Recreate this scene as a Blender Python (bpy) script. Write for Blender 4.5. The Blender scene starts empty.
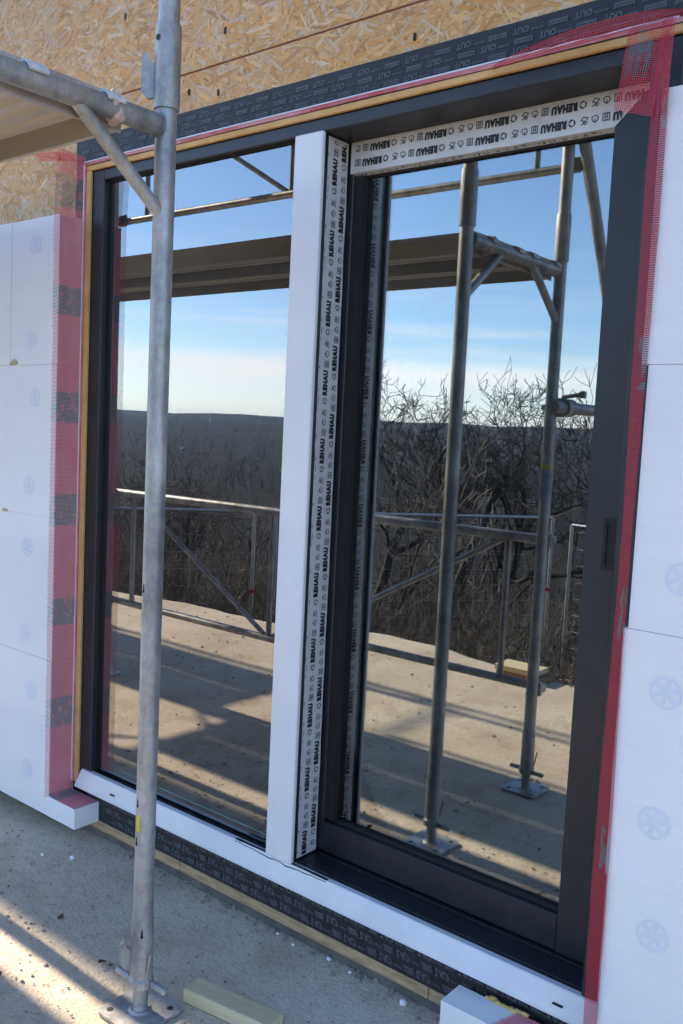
import bpy, math, random
import numpy as np
from mathutils import Vector, Matrix, noise as mnoise

R = math.radians
sc = bpy.context.scene
col = sc.collection

# ------------------------------------------------------------------ camera
cam_d = bpy.data.cameras.new('camera')
cam = bpy.data.objects.new('camera', cam_d)
col.objects.link(cam)
cam_d.sensor_fit = 'VERTICAL'; cam_d.sensor_height = 24.0
cam_d.lens = 910.73 / 1024 * 24.0
cam_d.clip_start = 0.05; cam_d.clip_end = 30000
_r = Vector((0.7728, 0.63286, 0.0477)); _u = Vector((-0.09433, 0.04022, 0.99473)); _w = Vector((-0.6276, 0.77322, -0.09078))
cam.matrix_world = Matrix(((_r.x, _u.x, -_w.x, 2.6722), (_r.y, _u.y, -_w.y, -1.8828), (_r.z, _u.z, -_w.z, 1.4655), (0, 0, 0, 1)))
sc.camera = cam

# ------------------------------------------------------------------ sky, sun, exposure
SUN_EL, SUN_AZ = R(30), R(0.55)          # the sun stands to the left, just behind the plane of the facade
to_sun = Vector((-math.cos(SUN_EL) * math.cos(SUN_AZ), math.cos(SUN_EL) * math.sin(SUN_AZ), math.sin(SUN_EL)))
world = bpy.data.worlds.new('World'); sc.world = world; world.use_nodes = True
wn = world.node_tree; wn.nodes.clear()
def wnode(t, **k):
    n = wn.nodes.new(t)
    for a, b in k.items(): setattr(n, a, b)
    return n
sky = wnode('ShaderNodeTexSky', sky_type='NISHITA', sun_disc=False)
sky.sun_elevation = SUN_EL
sky.sun_rotation = math.atan2(to_sun.x, to_sun.y)
sky.altitude = 300; sky.air_density = 0.85; sky.dust_density = 0.15; sky.ozone_density = 3.2
bg = wnode('ShaderNodeBackground'); bg.inputs['Strength'].default_value = 0.10
# thin streaks of high cloud low over the horizon
tc = wnode('ShaderNodeTexCoord'); mp = wnode('ShaderNodeMapping'); mp.inputs['Scale'].default_value = (1.3, 1.3, 22.0)
nz = wnode('ShaderNodeTexNoise'); nz.inputs['Scale'].default_value = 2.2; nz.inputs['Detail'].default_value = 5; nz.inputs['Roughness'].default_value = 0.55
rm = wnode('ShaderNodeMapRange'); rm.inputs[1].default_value = 0.47; rm.inputs[2].default_value = 0.75
sp = wnode('ShaderNodeSeparateXYZ')
lo = wnode('ShaderNodeMapRange'); lo.inputs[1].default_value = 0.0; lo.inputs[2].default_value = 0.02
hi = wnode('ShaderNodeMapRange'); hi.inputs[1].default_value = 0.22; hi.inputs[2].default_value = 0.07
m1 = wnode('ShaderNodeMath', operation='MULTIPLY'); m2 = wnode('ShaderNodeMath', operation='MULTIPLY'); m3 = wnode('ShaderNodeMath', operation='MULTIPLY'); m3.inputs[1].default_value = 0.55
mx = wnode('ShaderNodeMix', data_type='RGBA'); mx.inputs['B'].default_value = (8.5, 7.7, 7.4, 1)
out = wnode('ShaderNodeOutputWorld'); L = wn.links.new
L(tc.outputs['Generated'], mp.inputs['Vector']); L(mp.outputs[0], nz.inputs['Vector']); L(nz.outputs['Fac'], rm.inputs[0])
L(tc.outputs['Generated'], sp.inputs[0]); L(sp.outputs['Z'], lo.inputs[0]); L(sp.outputs['Z'], hi.inputs[0])
L(rm.outputs[0], m1.inputs[0]); L(lo.outputs[0], m1.inputs[1]); L(m1.outputs[0], m2.inputs[0]); L(hi.outputs[0], m2.inputs[1]); L(m2.outputs[0], m3.inputs[0])
bk = wnode('ShaderNodeMapRange', interpolation_type='SMOOTHSTEP'); bk.inputs[1].default_value = .088; bk.inputs[2].default_value = .058; bk.inputs[4].default_value = .9
nb_ = wnode('ShaderNodeTexNoise'); nb_.inputs['Scale'].default_value = 1.6; nb_.inputs['Detail'].default_value = 4; mb_ = wnode('ShaderNodeMapping'); mb_.inputs['Scale'].default_value = (1, 1, 6)
nr = wnode('ShaderNodeMapRange'); nr.inputs[1].default_value = .36; nr.inputs[2].default_value = .60; nr.inputs[3].default_value = .25; nr.inputs[4].default_value = 1
mk_ = wnode('ShaderNodeMath', operation='MULTIPLY'); mxm = wnode('ShaderNodeMath', operation='MAXIMUM')
L(tc.outputs['Generated'], mb_.inputs['Vector']); L(mb_.outputs[0], nb_.inputs['Vector']); L(nb_.outputs['Fac'], nr.inputs[0]); L(sp.outputs['Z'], bk.inputs[0])
L(bk.outputs[0], mk_.inputs[0]); L(nr.outputs[0], mk_.inputs[1]); L(mk_.outputs[0], mxm.inputs[0]); L(m3.outputs[0], mxm.inputs[1]); L(mxm.outputs[0], mx.inputs['Factor']); L(sky.outputs[0], mx.inputs['A']); L(mx.outputs['Result'], bg.inputs['Color']); L(bg.outputs[0], out.inputs['Surface'])

sd = bpy.data.lights.new('sun', 'SUN'); sd.energy = 3.9; sd.angle = R(0.7); sd.color = (1.0, 0.84, 0.64)
sun = bpy.data.objects.new('sun', sd); col.objects.link(sun)
sun.rotation_euler = (-to_sun).to_track_quat('-Z', 'Y').to_euler()
vs = sc.view_settings
vs.view_transform = 'Standard'; vs.look = 'None'; vs.exposure = 2.08; vs.gamma = 1.0; vs.use_curve_mapping = False
sc.cycles.max_bounces = 10; sc.cycles.transparent_max_bounces = 24; sc.cycles.glossy_bounces = 6
sc.cycles.caustics_reflective = False; sc.cycles.caustics_refractive = False

# ------------------------------------------------------------------ material helpers
def mat(name):
    m = bpy.data.materials.new(name); m.use_nodes = True
    nt = m.node_tree; b = nt.nodes['Principled BSDF']
    return m, nt, b
def N(nt, t, **k):
    n = nt.nodes.new(t)
    for a, v in k.items():
        if a.startswith('i_'):
            n.inputs[a[2:].replace('_', ' ')].default_value = v
        else: setattr(n, a, v)
    return n
def ramp(nt, stops):
    r = nt.nodes.new('ShaderNodeValToRGB'); e = r.color_ramp.elements
    while len(e) < len(stops): e.new(0.5)
    for i, (p, c) in enumerate(stops): e[i].position = p; e[i].color = (*c, 1)
    return r
def noisy(name, c1, c2, scale=8, detail=6, rough=0.6, metallic=0.0, bump=0.0, bscale=60, mid=(0.35, 0.65), stretch=(1, 1, 1), spec=0.5, bdist=0.002):
    m, nt, b = mat(name); l = nt.links.new
    t = N(nt, 'ShaderNodeTexCoord'); mpn = N(nt, 'ShaderNodeMapping'); mpn.inputs['Scale'].default_value = stretch
    n = N(nt, 'ShaderNodeTexNoise', i_Scale=scale, i_Detail=detail, i_Roughness=0.6)
    rp = ramp(nt, [(mid[0], c1), (mid[1], c2)])
    l(t.outputs['Object'], mpn.inputs[0]); l(mpn.outputs[0], n.inputs['Vector']); l(n.outputs['Fac'], rp.inputs[0]); l(rp.outputs[0], b.inputs['Base Color'])
    b.inputs['Roughness'].default_value = rough; b.inputs['Metallic'].default_value = metallic
    b.inputs['Specular IOR Level'].default_value = spec
    if bump:
        n2 = N(nt, 'ShaderNodeTexNoise', i_Scale=bscale, i_Detail=4); bp = N(nt, 'ShaderNodeBump', i_Strength=bump, i_Distance=bdist)
        l(t.outputs['Object'], n2.inputs['Vector']); l(n2.outputs['Fac'], bp.inputs['Height']); l(bp.outputs[0], b.inputs['Normal'])
    return m
M = {}
M['white_pvc'] = noisy('white_pvc', (.72, .73, .75), (.80, .80, .81), 3, 4, .42, bump=.06, bscale=5)
M['sill_white'] = noisy('sill_white', (.66, .69, .74), (.76, .78, .82), 5, 5, .35, bump=.05, bscale=9)
M['anthracite'] = noisy('anthracite', (.014, .016, .021), (.022, .024, .030), 12, 5, .42, bump=.05, bscale=400)
M['black_rubber'] = noisy('black_rubber', (.006, .006, .007), (.012, .012, .012), 20, 3, .7)
M['film'] = noisy('film', (.58, .58, .57), (.68, .68, .67), 6, 4, .38, bump=.25, bscale=18)
M['film_back'] = noisy('film_back', (.55, .50, .40), (.62, .56, .45), 6, 4, .5)
M['print_black'] = noisy('print_black', (.012, .012, .014), (.02, .02, .022), 30, 3, .5)
M['membrane'] = noisy('membrane', (.010, .011, .013), (.020, .021, .024), 9, 5, .6, bump=.5, bscale=40)
M['print_grey'] = noisy('print_grey', (.060, .064, .074), (.095, .10, .112), 40, 4, .6)
M['orange_foam'] = noisy('orange_foam', (.60, .34, .11), (.72, .44, .18), 15, 5, .8, bump=.3, bscale=150)
M['strip_white'] = noisy('strip_white', (.62, .64, .70), (.74, .75, .78), 15, 3, .6)
M['strip_pink'] = noisy('strip_pink', (.50, .10, .12), (.62, .30, .32), 9, 3, .7)
M['cap_plug'] = noisy('cap_plug', (.67, .705, .79), (.735, .76, .82), 60, 3, .7)
M['residue'] = noisy('residue', (.42, .33, .18), (.58, .50, .34), 40, 5, .9, bump=.6, bscale=200)
M['pu_foam'] = noisy('pu_foam', (.55, .36, .08), (.70, .52, .20), 40, 5, .8, bump=.6, bscale=150)
M['deck_steel'] = noisy('deck_steel', (.44, .40, .34), (.60, .55, .47), 5, 6, .55, metallic=.35, bump=.2, bscale=30, stretch=(.4, 2, 2))
M['deck_cap'] = noisy('deck_cap', (.42, .36, .34), (.55, .50, .47), 14, 6, .6, metallic=.25)
M['plaster'] = noisy('plaster', (.52, .36, .28), (.68, .55, .45), 30, 6, .9, bump=.8, bscale=70)
M['claw_white'] = noisy('claw_white', (.62, .62, .62), (.76, .76, .75), 20, 3, .5)
M['pine'] = noisy('pine', (.56, .45, .26), (.68, .58, .38), 4, 6, .65, bump=.15, bscale=60, stretch=(1, 14, 14))
M['pine_dark'] = noisy('pine_dark', (.22, .12, .06), (.30, .18, .09), 6, 5, .75, stretch=(1, 8, 8))
M['seam_brown'] = noisy('seam_brown', (.20, .055, .03), (.28, .085, .045), 6, 4, .9)
M['base_wood'] = noisy('base_wood', (.30, .20, .105), (.52, .36, .20), 9, 6, .7, stretch=(1.5, 10, 10))
M['plinth'] = noisy('plinth', (.10, .09, .08), (.17, .15, .13), 14, 6, .9, bump=.6, bscale=60)
M['leaf_red'] = noisy('leaf_red', (.10, .03, .02), (.16, .06, .03), 60, 3, .7)
M['leaf_brown'] = noisy('leaf_brown', (.12, .075, .04), (.18, .12, .07), 60, 3, .8)
M['crumb'] = noisy('crumb', (.72, .73, .75), (.82, .82, .82), 50, 3, .8)
M['bark'] = noisy('bark', (.030, .025, .020), (.060, .050, .040), 5, 5, .9, bump=.5, bscale=25)
M['bark_pale_lit'] = noisy('bark_pale_lit', (.14, .12, .105), (.32, .285, .24), 4, 5, .85)
M['twig_brown'] = noisy('twig_brown', (.040, .031, .026), (.10, .080, .064), 2, 5, .9)
M['scrub'] = noisy('scrub', (.036, .027, .021), (.15, .112, .084), .35, 5, .95)
M['wood_far'] = noisy('wood_far', (.010, .010, .011), (.040, .034, .030), .05, 5, .95)
M['gritty'] = noisy('gritty', (.20, .175, .14), (.34, .30, .25), 60, 3, .9)
M['grass_dry'] = noisy('grass_dry', (.11, .105, .045), (.24, .20, .10), 1.5, 5, .9)
M['fence_steel'] = noisy('fence_steel', (.42, .44, .46), (.58, .60, .61), 12, 4, .4, metallic=.75)
M['tag_blue'] = noisy('tag_blue', (.22, .27, .34), (.36, .40, .46), 30, 3, .5)
M['tag_yellow'] = noisy('tag_yellow', (.55, .45, .04), (.65, .52, .06), 30, 3, .5)
M['red_plastic'] = noisy('red_plastic', (.4, .02, .02), (.5, .03, .03), 30, 3, .5)
M['room'] = noisy('room', (.05, .05, .05), (.08, .08, .08), 3, 4, .9)
M['roof'] = noisy('roof', (.10, .06, .05), (.16, .10, .08), 6, 5, .8)
M['wall_far'] = noisy('wall_far', (.20, .21, .23), (.28, .29, .30), 1, 3, .9)
M['concrete_foot'] = noisy('concrete_foot', (.2, .19, .18), (.3, .29, .27), 10, 5, .9)
M['green_line'] = noisy('green_line', (.10, .28, .24), (.14, .36, .31), 10, 3, .2)

def galv():
    m, nt, b = mat('galvanised_steel'); l = nt.links.new
    t = N(nt, 'ShaderNodeTexCoord'); mp_ = N(nt, 'ShaderNodeMapping'); mp_.inputs['Scale'].default_value = (1, 1, .45)
    n1 = N(nt, 'ShaderNodeTexNoise', i_Scale=14, i_Detail=8, i_Roughness=.7); n2 = N(nt, 'ShaderNodeTexVoronoi', i_Scale=110); n3 = N(nt, 'ShaderNodeTexNoise', i_Scale=3, i_Detail=4)
    r1 = ramp(nt, [(.34, (.24, .255, .27)), (.5, (.41, .42, .425)), (.66, (.60, .605, .60))])
    r3 = ramp(nt, [(.42, (1, 1, 1)), (.7, (.80, .72, .64))])
    mixv = N(nt, 'ShaderNodeMix', data_type='RGBA', blend_type='MULTIPLY'); mixv.inputs['Factor'].default_value = .16
    mix3 = N(nt, 'ShaderNodeMix', data_type='RGBA', blend_type='MULTIPLY'); mix3.inputs['Factor'].default_value = .7
    l(t.outputs['Object'], mp_.inputs[0]); l(mp_.outputs[0], n1.inputs['Vector']); l(t.outputs['Object'], n2.inputs['Vector']); l(t.outputs['Object'], n3.inputs['Vector'])
    l(n1.outputs['Fac'], r1.inputs[0]); l(r1.outputs[0], mixv.inputs['A']); l(n2.outputs['Color'], mixv.inputs['B'])
    l(n3.outputs['Fac'], r3.inputs[0]); l(mixv.outputs['Result'], mix3.inputs['A']); l(r3.outputs[0], mix3.inputs['B']); l(mix3.outputs['Result'], b.inputs['Base Color'])
    rr = N(nt, 'ShaderNodeMapRange'); rr.inputs[3].default_value = .38; rr.inputs[4].default_value = .62; l(n1.outputs['Fac'], rr.inputs[0]); l(rr.outputs[0], b.inputs['Roughness'])
    b.inputs['Metallic'].default_value = .55
    bp = N(nt, 'ShaderNodeBump', i_Strength=.12, i_Distance=.002); l(n1.outputs['Fac'], bp.inputs['Height']); l(bp.outputs[0], b.inputs['Normal'])
    return m
M['galv'] = galv()

def osb():
    m, nt, b = mat('strand_board'); l = nt.links.new
    t = N(nt, 'ShaderNodeTexCoord')
    v = N(nt, 'ShaderNodeTexVoronoi', i_Scale=26); n = N(nt, 'ShaderNodeTexNoise', i_Scale=9, i_Detail=8)
    r = ramp(nt, [(.2, (.30, .19, .09)), (.5, (.47, .33, .18)), (.8, (.60, .47, .30))])
    mx_ = N(nt, 'ShaderNodeMix', data_type='RGBA'); mx_.inputs['Factor'].default_value = .3
    l(t.outputs['Object'], v.inputs['Vector']); l(t.outputs['Object'], n.inputs['Vector']); l(n.outputs['Fac'], r.inputs[0]); l(r.outputs[0], mx_.inputs['A']); l(v.outputs['Color'], mx_.inputs['B'])
    l(r.outputs[0], b.inputs['Base Color']); b.inputs['Roughness'].default_value = .75
    return m
M['osb'] = osb()
def flakes_mat():
    m, nt, b = mat('wood_strands'); l = nt.links.new
    a = N(nt, 'ShaderNodeAttribute', attribute_name='tint'); uv = N(nt, 'ShaderNodeUVMap', uv_map='grain')
    mp_ = N(nt, 'ShaderNodeMapping'); mp_.inputs['Scale'].default_value = (14, 320, 1)
    n = N(nt, 'ShaderNodeTexNoise', i_Scale=1, i_Detail=5, i_Roughness=.65)
    r = ramp(nt, [(.25, (.62, .52, .42)), (.5, (1, 1, 1)), (.75, (1.18, 1.14, 1.08))])
    mm = N(nt, 'ShaderNodeMix', data_type='RGBA', blend_type='MULTIPLY'); mm.inputs['Factor'].default_value = .85
    l(uv.outputs[0], mp_.inputs[0]); l(mp_.outputs[0], n.inputs['Vector']); l(n.outputs['Fac'], r.inputs[0])
    l(a.outputs['Color'], mm.inputs['A']); l(r.outputs[0], mm.inputs['B']); l(mm.outputs['Result'], b.inputs['Base Color'])
    b.inputs['Roughness'].default_value = .5; b.inputs['Specular IOR Level'].default_value = .3
    bp = N(nt, 'ShaderNodeBump', i_Strength=.35, i_Distance=.0015); l(n.outputs['Fac'], bp.inputs['Height']); l(bp.outputs[0], b.inputs['Normal'])
    return m
M['flakes'] = flakes_mat()
def eps():
    m, nt, b = mat('expanded_polystyrene'); l = nt.links.new
    t = N(nt, 'ShaderNodeTexCoord'); v = N(nt, 'ShaderNodeTexVoronoi', i_Scale=190); n = N(nt, 'ShaderNodeTexNoise', i_Scale=2.5, i_Detail=6)
    mp_ = N(nt, 'ShaderNodeMapping'); mp_.inputs['Scale'].default_value = (1, 1, 16); n2 = N(nt, 'ShaderNodeTexNoise', i_Scale=4, i_Detail=4)
    r = ramp(nt, [(.3, (.775, .775, .785)), (.7, (.845, .84, .84))])
    mm = N(nt, 'ShaderNodeMix', data_type='RGBA', blend_type='MULTIPLY'); mm.inputs['Factor'].default_value = .4
    r2 = ramp(nt, [(.3, (.93, .93, .935)), (.65, (1, 1, 1))])
    l(t.outputs['Object'], v.inputs['Vector']); l(t.outputs['Object'], n.inputs['Vector']); l(t.outputs['Object'], mp_.inputs[0]); l(mp_.outputs[0], n2.inputs['Vector'])
    l(n.outputs['Fac'], r.inputs[0]); l(r.outputs[0], mm.inputs['A']); l(n2.outputs['Fac'], r2.inputs[0]); l(r2.outputs[0], mm.inputs['B']); l(mm.outputs['Result'], b.inputs['Base Color'])
    b.inputs['Roughness'].default_value = .85
    bp = N(nt, 'ShaderNodeBump', i_Strength=.25, i_Distance=.001); l(v.outputs['Distance'], bp.inputs['Height']); l(bp.outputs[0], b.inputs['Normal'])
    return m
M['eps'] = eps()
def meshmat():
    m, nt, b = mat('glass_fibre_mesh'); a = N(nt, 'ShaderNodeAttribute', attribute_name='tint')
    nt.links.new(a.outputs['Color'], b.inputs['Base Color']); b.inputs['Roughness'].default_value = .55
    return m
M['mesh'] = meshmat()
def ground():
    m, nt, b = mat('dusty_concrete'); l = nt.links.new
    t = N(nt, 'ShaderNodeTexCoord')
    n1 = N(nt, 'ShaderNodeTexNoise', i_Scale=1.1, i_Detail=7, i_Roughness=.6); n2 = N(nt, 'ShaderNodeTexNoise', i_Scale=30, i_Detail=8, i_Roughness=.75); n3 = N(nt, 'ShaderNodeTexVoronoi', i_Scale=95); n4 = N(nt, 'ShaderNodeTexNoise', i_Scale=4.5, i_Detail=6, i_Roughness=.7)
    r1 = ramp(nt, [(.3, (.47, .395, .30)), (.55, (.59, .505, .40)), (.75, (.67, .59, .48))])
    r2 = ramp(nt, [(.28, (.55, .52, .48)), (.45, (.95, .95, .95)), (.7, (1.08, 1.07, 1.05))])
    r4 = ramp(nt, [(.25, (.72, .68, .62)), (.5, (1, 1, 1))])
    r3 = ramp(nt, [(.0, (.30, .28, .26)), (.16, (.85, .85, .85)), (.4, (1.05, 1.05, 1.05))])
    def mul(a, bq, f):
        q = N(nt, 'ShaderNodeMix', data_type='RGBA', blend_type='MULTIPLY'); q.inputs['Factor'].default_value = f; l(a, q.inputs['A']); l(bq, q.inputs['B']); return q.outputs['Result']
    for n in (n1, n2, n3, n4): l(t.outputs['Object'], n.inputs['Vector'])
    l(n1.outputs['Fac'], r1.inputs[0]); l(n2.outputs['Fac'], r2.inputs[0]); l(n3.outputs['Distance'], r3.inputs[0]); l(n4.outputs['Fac'], r4.inputs[0])
    c = mul(r1.outputs[0], r2.outputs[0], .8); c = mul(c, r4.outputs[0], .85); c = mul(c, r3.outputs[0], .5); l(c, b.inputs['Base Color'])
    b.inputs['Roughness'].default_value = .92; b.inputs['Specular IOR Level'].default_value = .2
    ad = N(nt, 'ShaderNodeMath', operation='ADD'); ml = N(nt, 'ShaderNodeMath', operation='MULTIPLY'); ml.inputs[1].default_value = .35
    l(n3.outputs['Distance'], ml.inputs[0]); l(ml.outputs[0], ad.inputs[0]); l(n2.outputs['Fac'], ad.inputs[1])
    bp = N(nt, 'ShaderNodeBump', i_Strength=.75, i_Distance=.007); l(ad.outputs[0], bp.inputs['Height']); l(bp.outputs[0], b.inputs['Normal'])
    return m
M['ground'] = ground()
def terrain_mat():
    m, nt, b = mat('winter_hillside'); l = nt.links.new
    t = N(nt, 'ShaderNodeTexCoord')
    n1 = N(nt, 'ShaderNodeTexNoise', i_Scale=.018, i_Detail=12, i_Roughness=.8); n2 = N(nt, 'ShaderNodeTexNoise', i_Scale=.9, i_Detail=8, i_Roughness=.7)
    r1 = ramp(nt, [(.32, (.010, .010, .011)), (.5, (.022, .020, .019)), (.62, (.032, .029, .022)), (.74, (.075, .066, .048))])
    r2 = ramp(nt, [(.3, (.45, .42, .40)), (.65, (1.3, 1.2, 1.0))])
    mm = N(nt, 'ShaderNodeMix', data_type='RGBA', blend_type='MULTIPLY'); mm.inputs['Factor'].default_value = .8
    l(t.outputs['Object'], n1.inputs['Vector']); l(t.outputs['Object'], n2.inputs['Vector']); l(n1.outputs['Fac'], r1.inputs[0]); l(n2.outputs['Fac'], r2.inputs[0])
    n3 = N(nt, 'ShaderNodeTexNoise', i_Scale=.07, i_Detail=6, i_Roughness=.75); r3 = ramp(nt, [(.36, (.35, .36, .38)), (.62, (1.7, 1.62, 1.5))]); m3_ = N(nt, 'ShaderNodeMix', data_type='RGBA', blend_type='MULTIPLY'); m3_.inputs['Factor'].default_value = 1
    l(t.outputs['Object'], n3.inputs['Vector']); l(n3.outputs['Fac'], r3.inputs[0])
    l(r1.outputs[0], mm.inputs['A']); l(r2.outputs[0], mm.inputs['B']); l(mm.outputs['Result'], m3_.inputs['A']); l(r3.outputs[0], m3_.inputs['B']); l(m3_.outputs['Result'], b.inputs['Base Color']); b.inputs['Roughness'].default_value = 1; b.inputs['Specular IOR Level'].default_value = .05
    return m
M['terrain'] = terrain_mat()
def glass(name, refl, tint=(.55, .62, .62)):
    m, nt, b = mat(name); l = nt.links.new; nt.nodes.remove(b)
    o = nt.nodes['Material Output']
    tr = N(nt, 'ShaderNodeBsdfTransparent'); tr.inputs[0].default_value = (*tint, 1)
    gl = N(nt, 'ShaderNodeBsdfGlossy'); gl.inputs['Roughness'].default_value = 0.0; gl.inputs['Color'].default_value = (.95, .98, 1, 1)
    fr = N(nt, 'ShaderNodeFresnel'); fr.inputs[0].default_value = 1.5
    ad = N(nt, 'ShaderNodeMath', operation='ADD'); ad.inputs[1].default_value = refl; ad.use_clamp = True
    t = N(nt, 'ShaderNodeTexCoord'); n = N(nt, 'ShaderNodeTexNoise', i_Scale=1.3, i_Detail=1); bp = N(nt, 'ShaderNodeBump', i_Strength=.05, i_Distance=.004)
    l(t.outputs['Object'], n.inputs['Vector']); l(n.outputs['Fac'], bp.inputs['Height']); l(bp.outputs[0], gl.inputs['Normal'])
    dn = N(nt, 'ShaderNodeMapping'); dn.inputs['Scale'].default_value = (30, 1, 1.2); dz = N(nt, 'ShaderNodeTexNoise', i_Scale=1.5, i_Detail=6, i_Roughness=.7); dr = N(nt, 'ShaderNodeMapRange'); dr.inputs[1].default_value = .45; dr.inputs[2].default_value = .8; dr.inputs[4].default_value = .03
    df = N(nt, 'ShaderNodeBsdfDiffuse'); df.inputs[0].default_value = (.6, .58, .55, 1); mz_ = N(nt, 'ShaderNodeMixShader')
    l(t.outputs['Object'], dn.inputs[0]); l(dn.outputs[0], dz.inputs['Vector']); l(dz.outputs['Fac'], dr.inputs[0]); l(dr.outputs[0], mz_.inputs[0]); l(df.outputs[0], mz_.inputs[2])
    mx_ = N(nt, 'ShaderNodeMixShader'); l(fr.outputs[0], ad.inputs[0]); l(ad.outputs[0], mx_.inputs[0]); l(tr.outputs[0], mx_.inputs[1]); l(gl.outputs[0], mx_.inputs[2]); l(mx_.outputs[0], mz_.inputs[1]); l(mz_.outputs[0], o.inputs['Surface'])
    return m
M['glass_outer'] = glass('glass_outer', .205)
M['glass_inner'] = glass('glass_inner', .04)
M['glass_fixed'] = glass('glass_fixed', .235)

# ------------------------------------------------------------------ object helpers
ORG = {}
def tag(o, label=None, cat=None, group=None, kind=None):
    if label: o['label'] = label
    if cat: o['category'] = cat
    if group: o['group'] = group
    if kind: o['kind'] = kind
    return o
def thing(name, loc, label, cat, group=None):
    o = bpy.data.objects.new(name, None); o.empty_display_size = .1; o.location = loc; col.objects.link(o)
    ORG[o] = Vector(loc)
    return tag(o, label, cat, group)
def link(name, me, material, parent=None, smooth=False):
    o = bpy.data.objects.new(name, me); col.objects.link(o)
    if material is not None and not me.materials: me.materials.append(material)
    if parent is not None: o.parent = parent; ORG[o] = ORG.get(parent, Vector())
    if smooth:
        for p in me.polygons: p.use_smooth = True
    return o
class MB:
    def __init__(s): s.v = []; s.f = []
    def add(s, vs, fs):
        k = len(s.v); s.v += [tuple(v) for v in vs]; s.f += [tuple(i + k for i in f) for f in fs]; return s
    def box(s, a, b):
        x0, x1 = sorted((a[0], b[0])); y0, y1 = sorted((a[1], b[1])); z0, z1 = sorted((a[2], b[2]))
        return s.add([(x0, y0, z0), (x1, y0, z0), (x1, y1, z0), (x0, y1, z0), (x0, y0, z1), (x1, y0, z1), (x1, y1, z1), (x0, y1, z1)],
                     [(0, 3, 2, 1), (4, 5, 6, 7), (0, 1, 5, 4), (1, 2, 6, 5), (2, 3, 7, 6), (3, 0, 4, 7)])
    def rbox(s, a, b, r=.003):      # box with chamfered edges
        x0, x1 = sorted((a[0], b[0])); y0, y1 = sorted((a[1], b[1])); z0, z1 = sorted((a[2], b[2]))
        c = Vector(((x0 + x1) / 2, (y0 + y1) / 2, (z0 + z1) / 2)); h = Vector((x1 - x0, y1 - y0, z1 - z0)) / 2
        r = min(r, h.x * .45, h.y * .45, h.z * .45); pts = []; idx = {}
        for sx in (-1, 1):
            for sy in (-1, 1):
                for sz in (-1, 1):
                    for ax in range(3):
                        p = [h.x - r, h.y - r, h.z - r]; p[ax] = h[ax]
                        idx[sx, sy, sz, ax] = len(pts); pts.append((c.x + sx * p[0], c.y + sy * p[1], c.z + sz * p[2]))
        fs = []
        def q(*k): fs.append([idx[i] for i in k])
        for sg in (-1, 1):
            q((sg, -1, -1, 0), (sg, 1, -1, 0), (sg, 1, 1, 0), (sg, -1, 1, 0)); q((-1, sg, -1, 1), (-1, sg, 1, 1), (1, sg, 1, 1), (1, sg, -1, 1)); q((-1, -1, sg, 2), (1, -1, sg, 2), (1, 1, sg, 2), (-1, 1, sg, 2))
            for t in (-1, 1):
                q((sg, t, -1, 0), (sg, t, 1, 0), (sg, t, 1, 1), (sg, t, -1, 1)); q((sg, -1, t, 0), (sg, 1, t, 0), (sg, 1, t, 2), (sg, -1, t, 2)); q((-1, sg, t, 1), (1, sg, t, 1), (1, sg, t, 2), (-1, sg, t, 2))
                for w in (-1, 1): q((sg, t, w, 0), (sg, t, w, 1), (sg, t, w, 2))
        return s.add(pts, fs)
    def tube(s, a, b, r, r2=None, n=16, cap=True):
        a = Vector(a); b = Vector(b); r2 = r if r2 is None else r2
        d = (b - a).normalized(); t = Vector((0, 0, 1)) if abs(d.z) < .9 else Vector((1, 0, 0))
        x = d.cross(t).normalized(); y = d.cross(x)
        vs = []
        for p, q in ((a, r), (b, r2)):
            for i in range(n):
                an = 2 * math.pi * i / n; vs.append(p + x * q * math.cos(an) + y * q * math.sin(an))
        fs = [(i, (i + 1) % n, n + (i + 1) % n, n + i) for i in range(n)]
        if cap: fs += [tuple(range(n))[::-1], tuple(range(n, 2 * n))]
        return s.add(vs, fs)
    def lathe(s, base, prof, n=20):    # prof: list of (z, r)
        b = Vector(base); k = len(prof)
        vs = [(b.x + r * math.cos(2 * math.pi * i / n), b.y + r * math.sin(2 * math.pi * i / n), b.z + z) for z, r in prof for i in range(n)]
        fs = [(j * n + i, j * n + (i + 1) % n, (j + 1) * n + (i + 1) % n, (j + 1) * n + i) for j in range(k - 1) for i in range(n)]
        return s.add(vs, fs + [tuple(range(n))[::-1], tuple(range((k - 1) * n, k * n))])
    def prism(s, poly, d):             # poly: 3D points in a plane, d: extrusion vector
        n = len(poly); d = Vector(d); p = [Vector(q) for q in poly]
        return s.add(p + [q + d for q in p], [tuple(range(n))[::-1], tuple(range(n, 2 * n))] + [(i, (i + 1) % n, n + (i + 1) % n, n + i) for i in range(n)])
    def build(s, name, m, parent=None, smooth=False, fix=True):
        o0 = ORG.get(parent, Vector()) if parent is not None else Vector()
        me = bpy.data.meshes.new(name)
        me.from_pydata([(v[0] - o0.x, v[1] - o0.y, v[2] - o0.z) for v in s.v], [], s.f); me.update()
        if fix:
            import bmesh
            bm = bmesh.new(); bm.from_mesh(me); bmesh.ops.recalc_face_normals(bm, faces=bm.faces); bm.to_mesh(me); bm.free()
        o = link(name, me, m, parent)
        if smooth: shade(me)
        return o
def shade(me, ang=40):
    for p in me.polygons: p.use_smooth = True
    try: me.set_sharp_from_angle(angle=R(ang))
    except Exception: pass
def copy_tree(o, loc=None, parent=None):
    c = o.copy(); col.objects.link(c); c.parent = parent; ORG[c] = ORG.get(o, Vector())
    if loc is not None: c.location = loc
    for ch in [k for k in bpy.data.objects if k.parent is o]: copy_tree(ch, None, c)
    return c
rng = random.Random(7)

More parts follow.
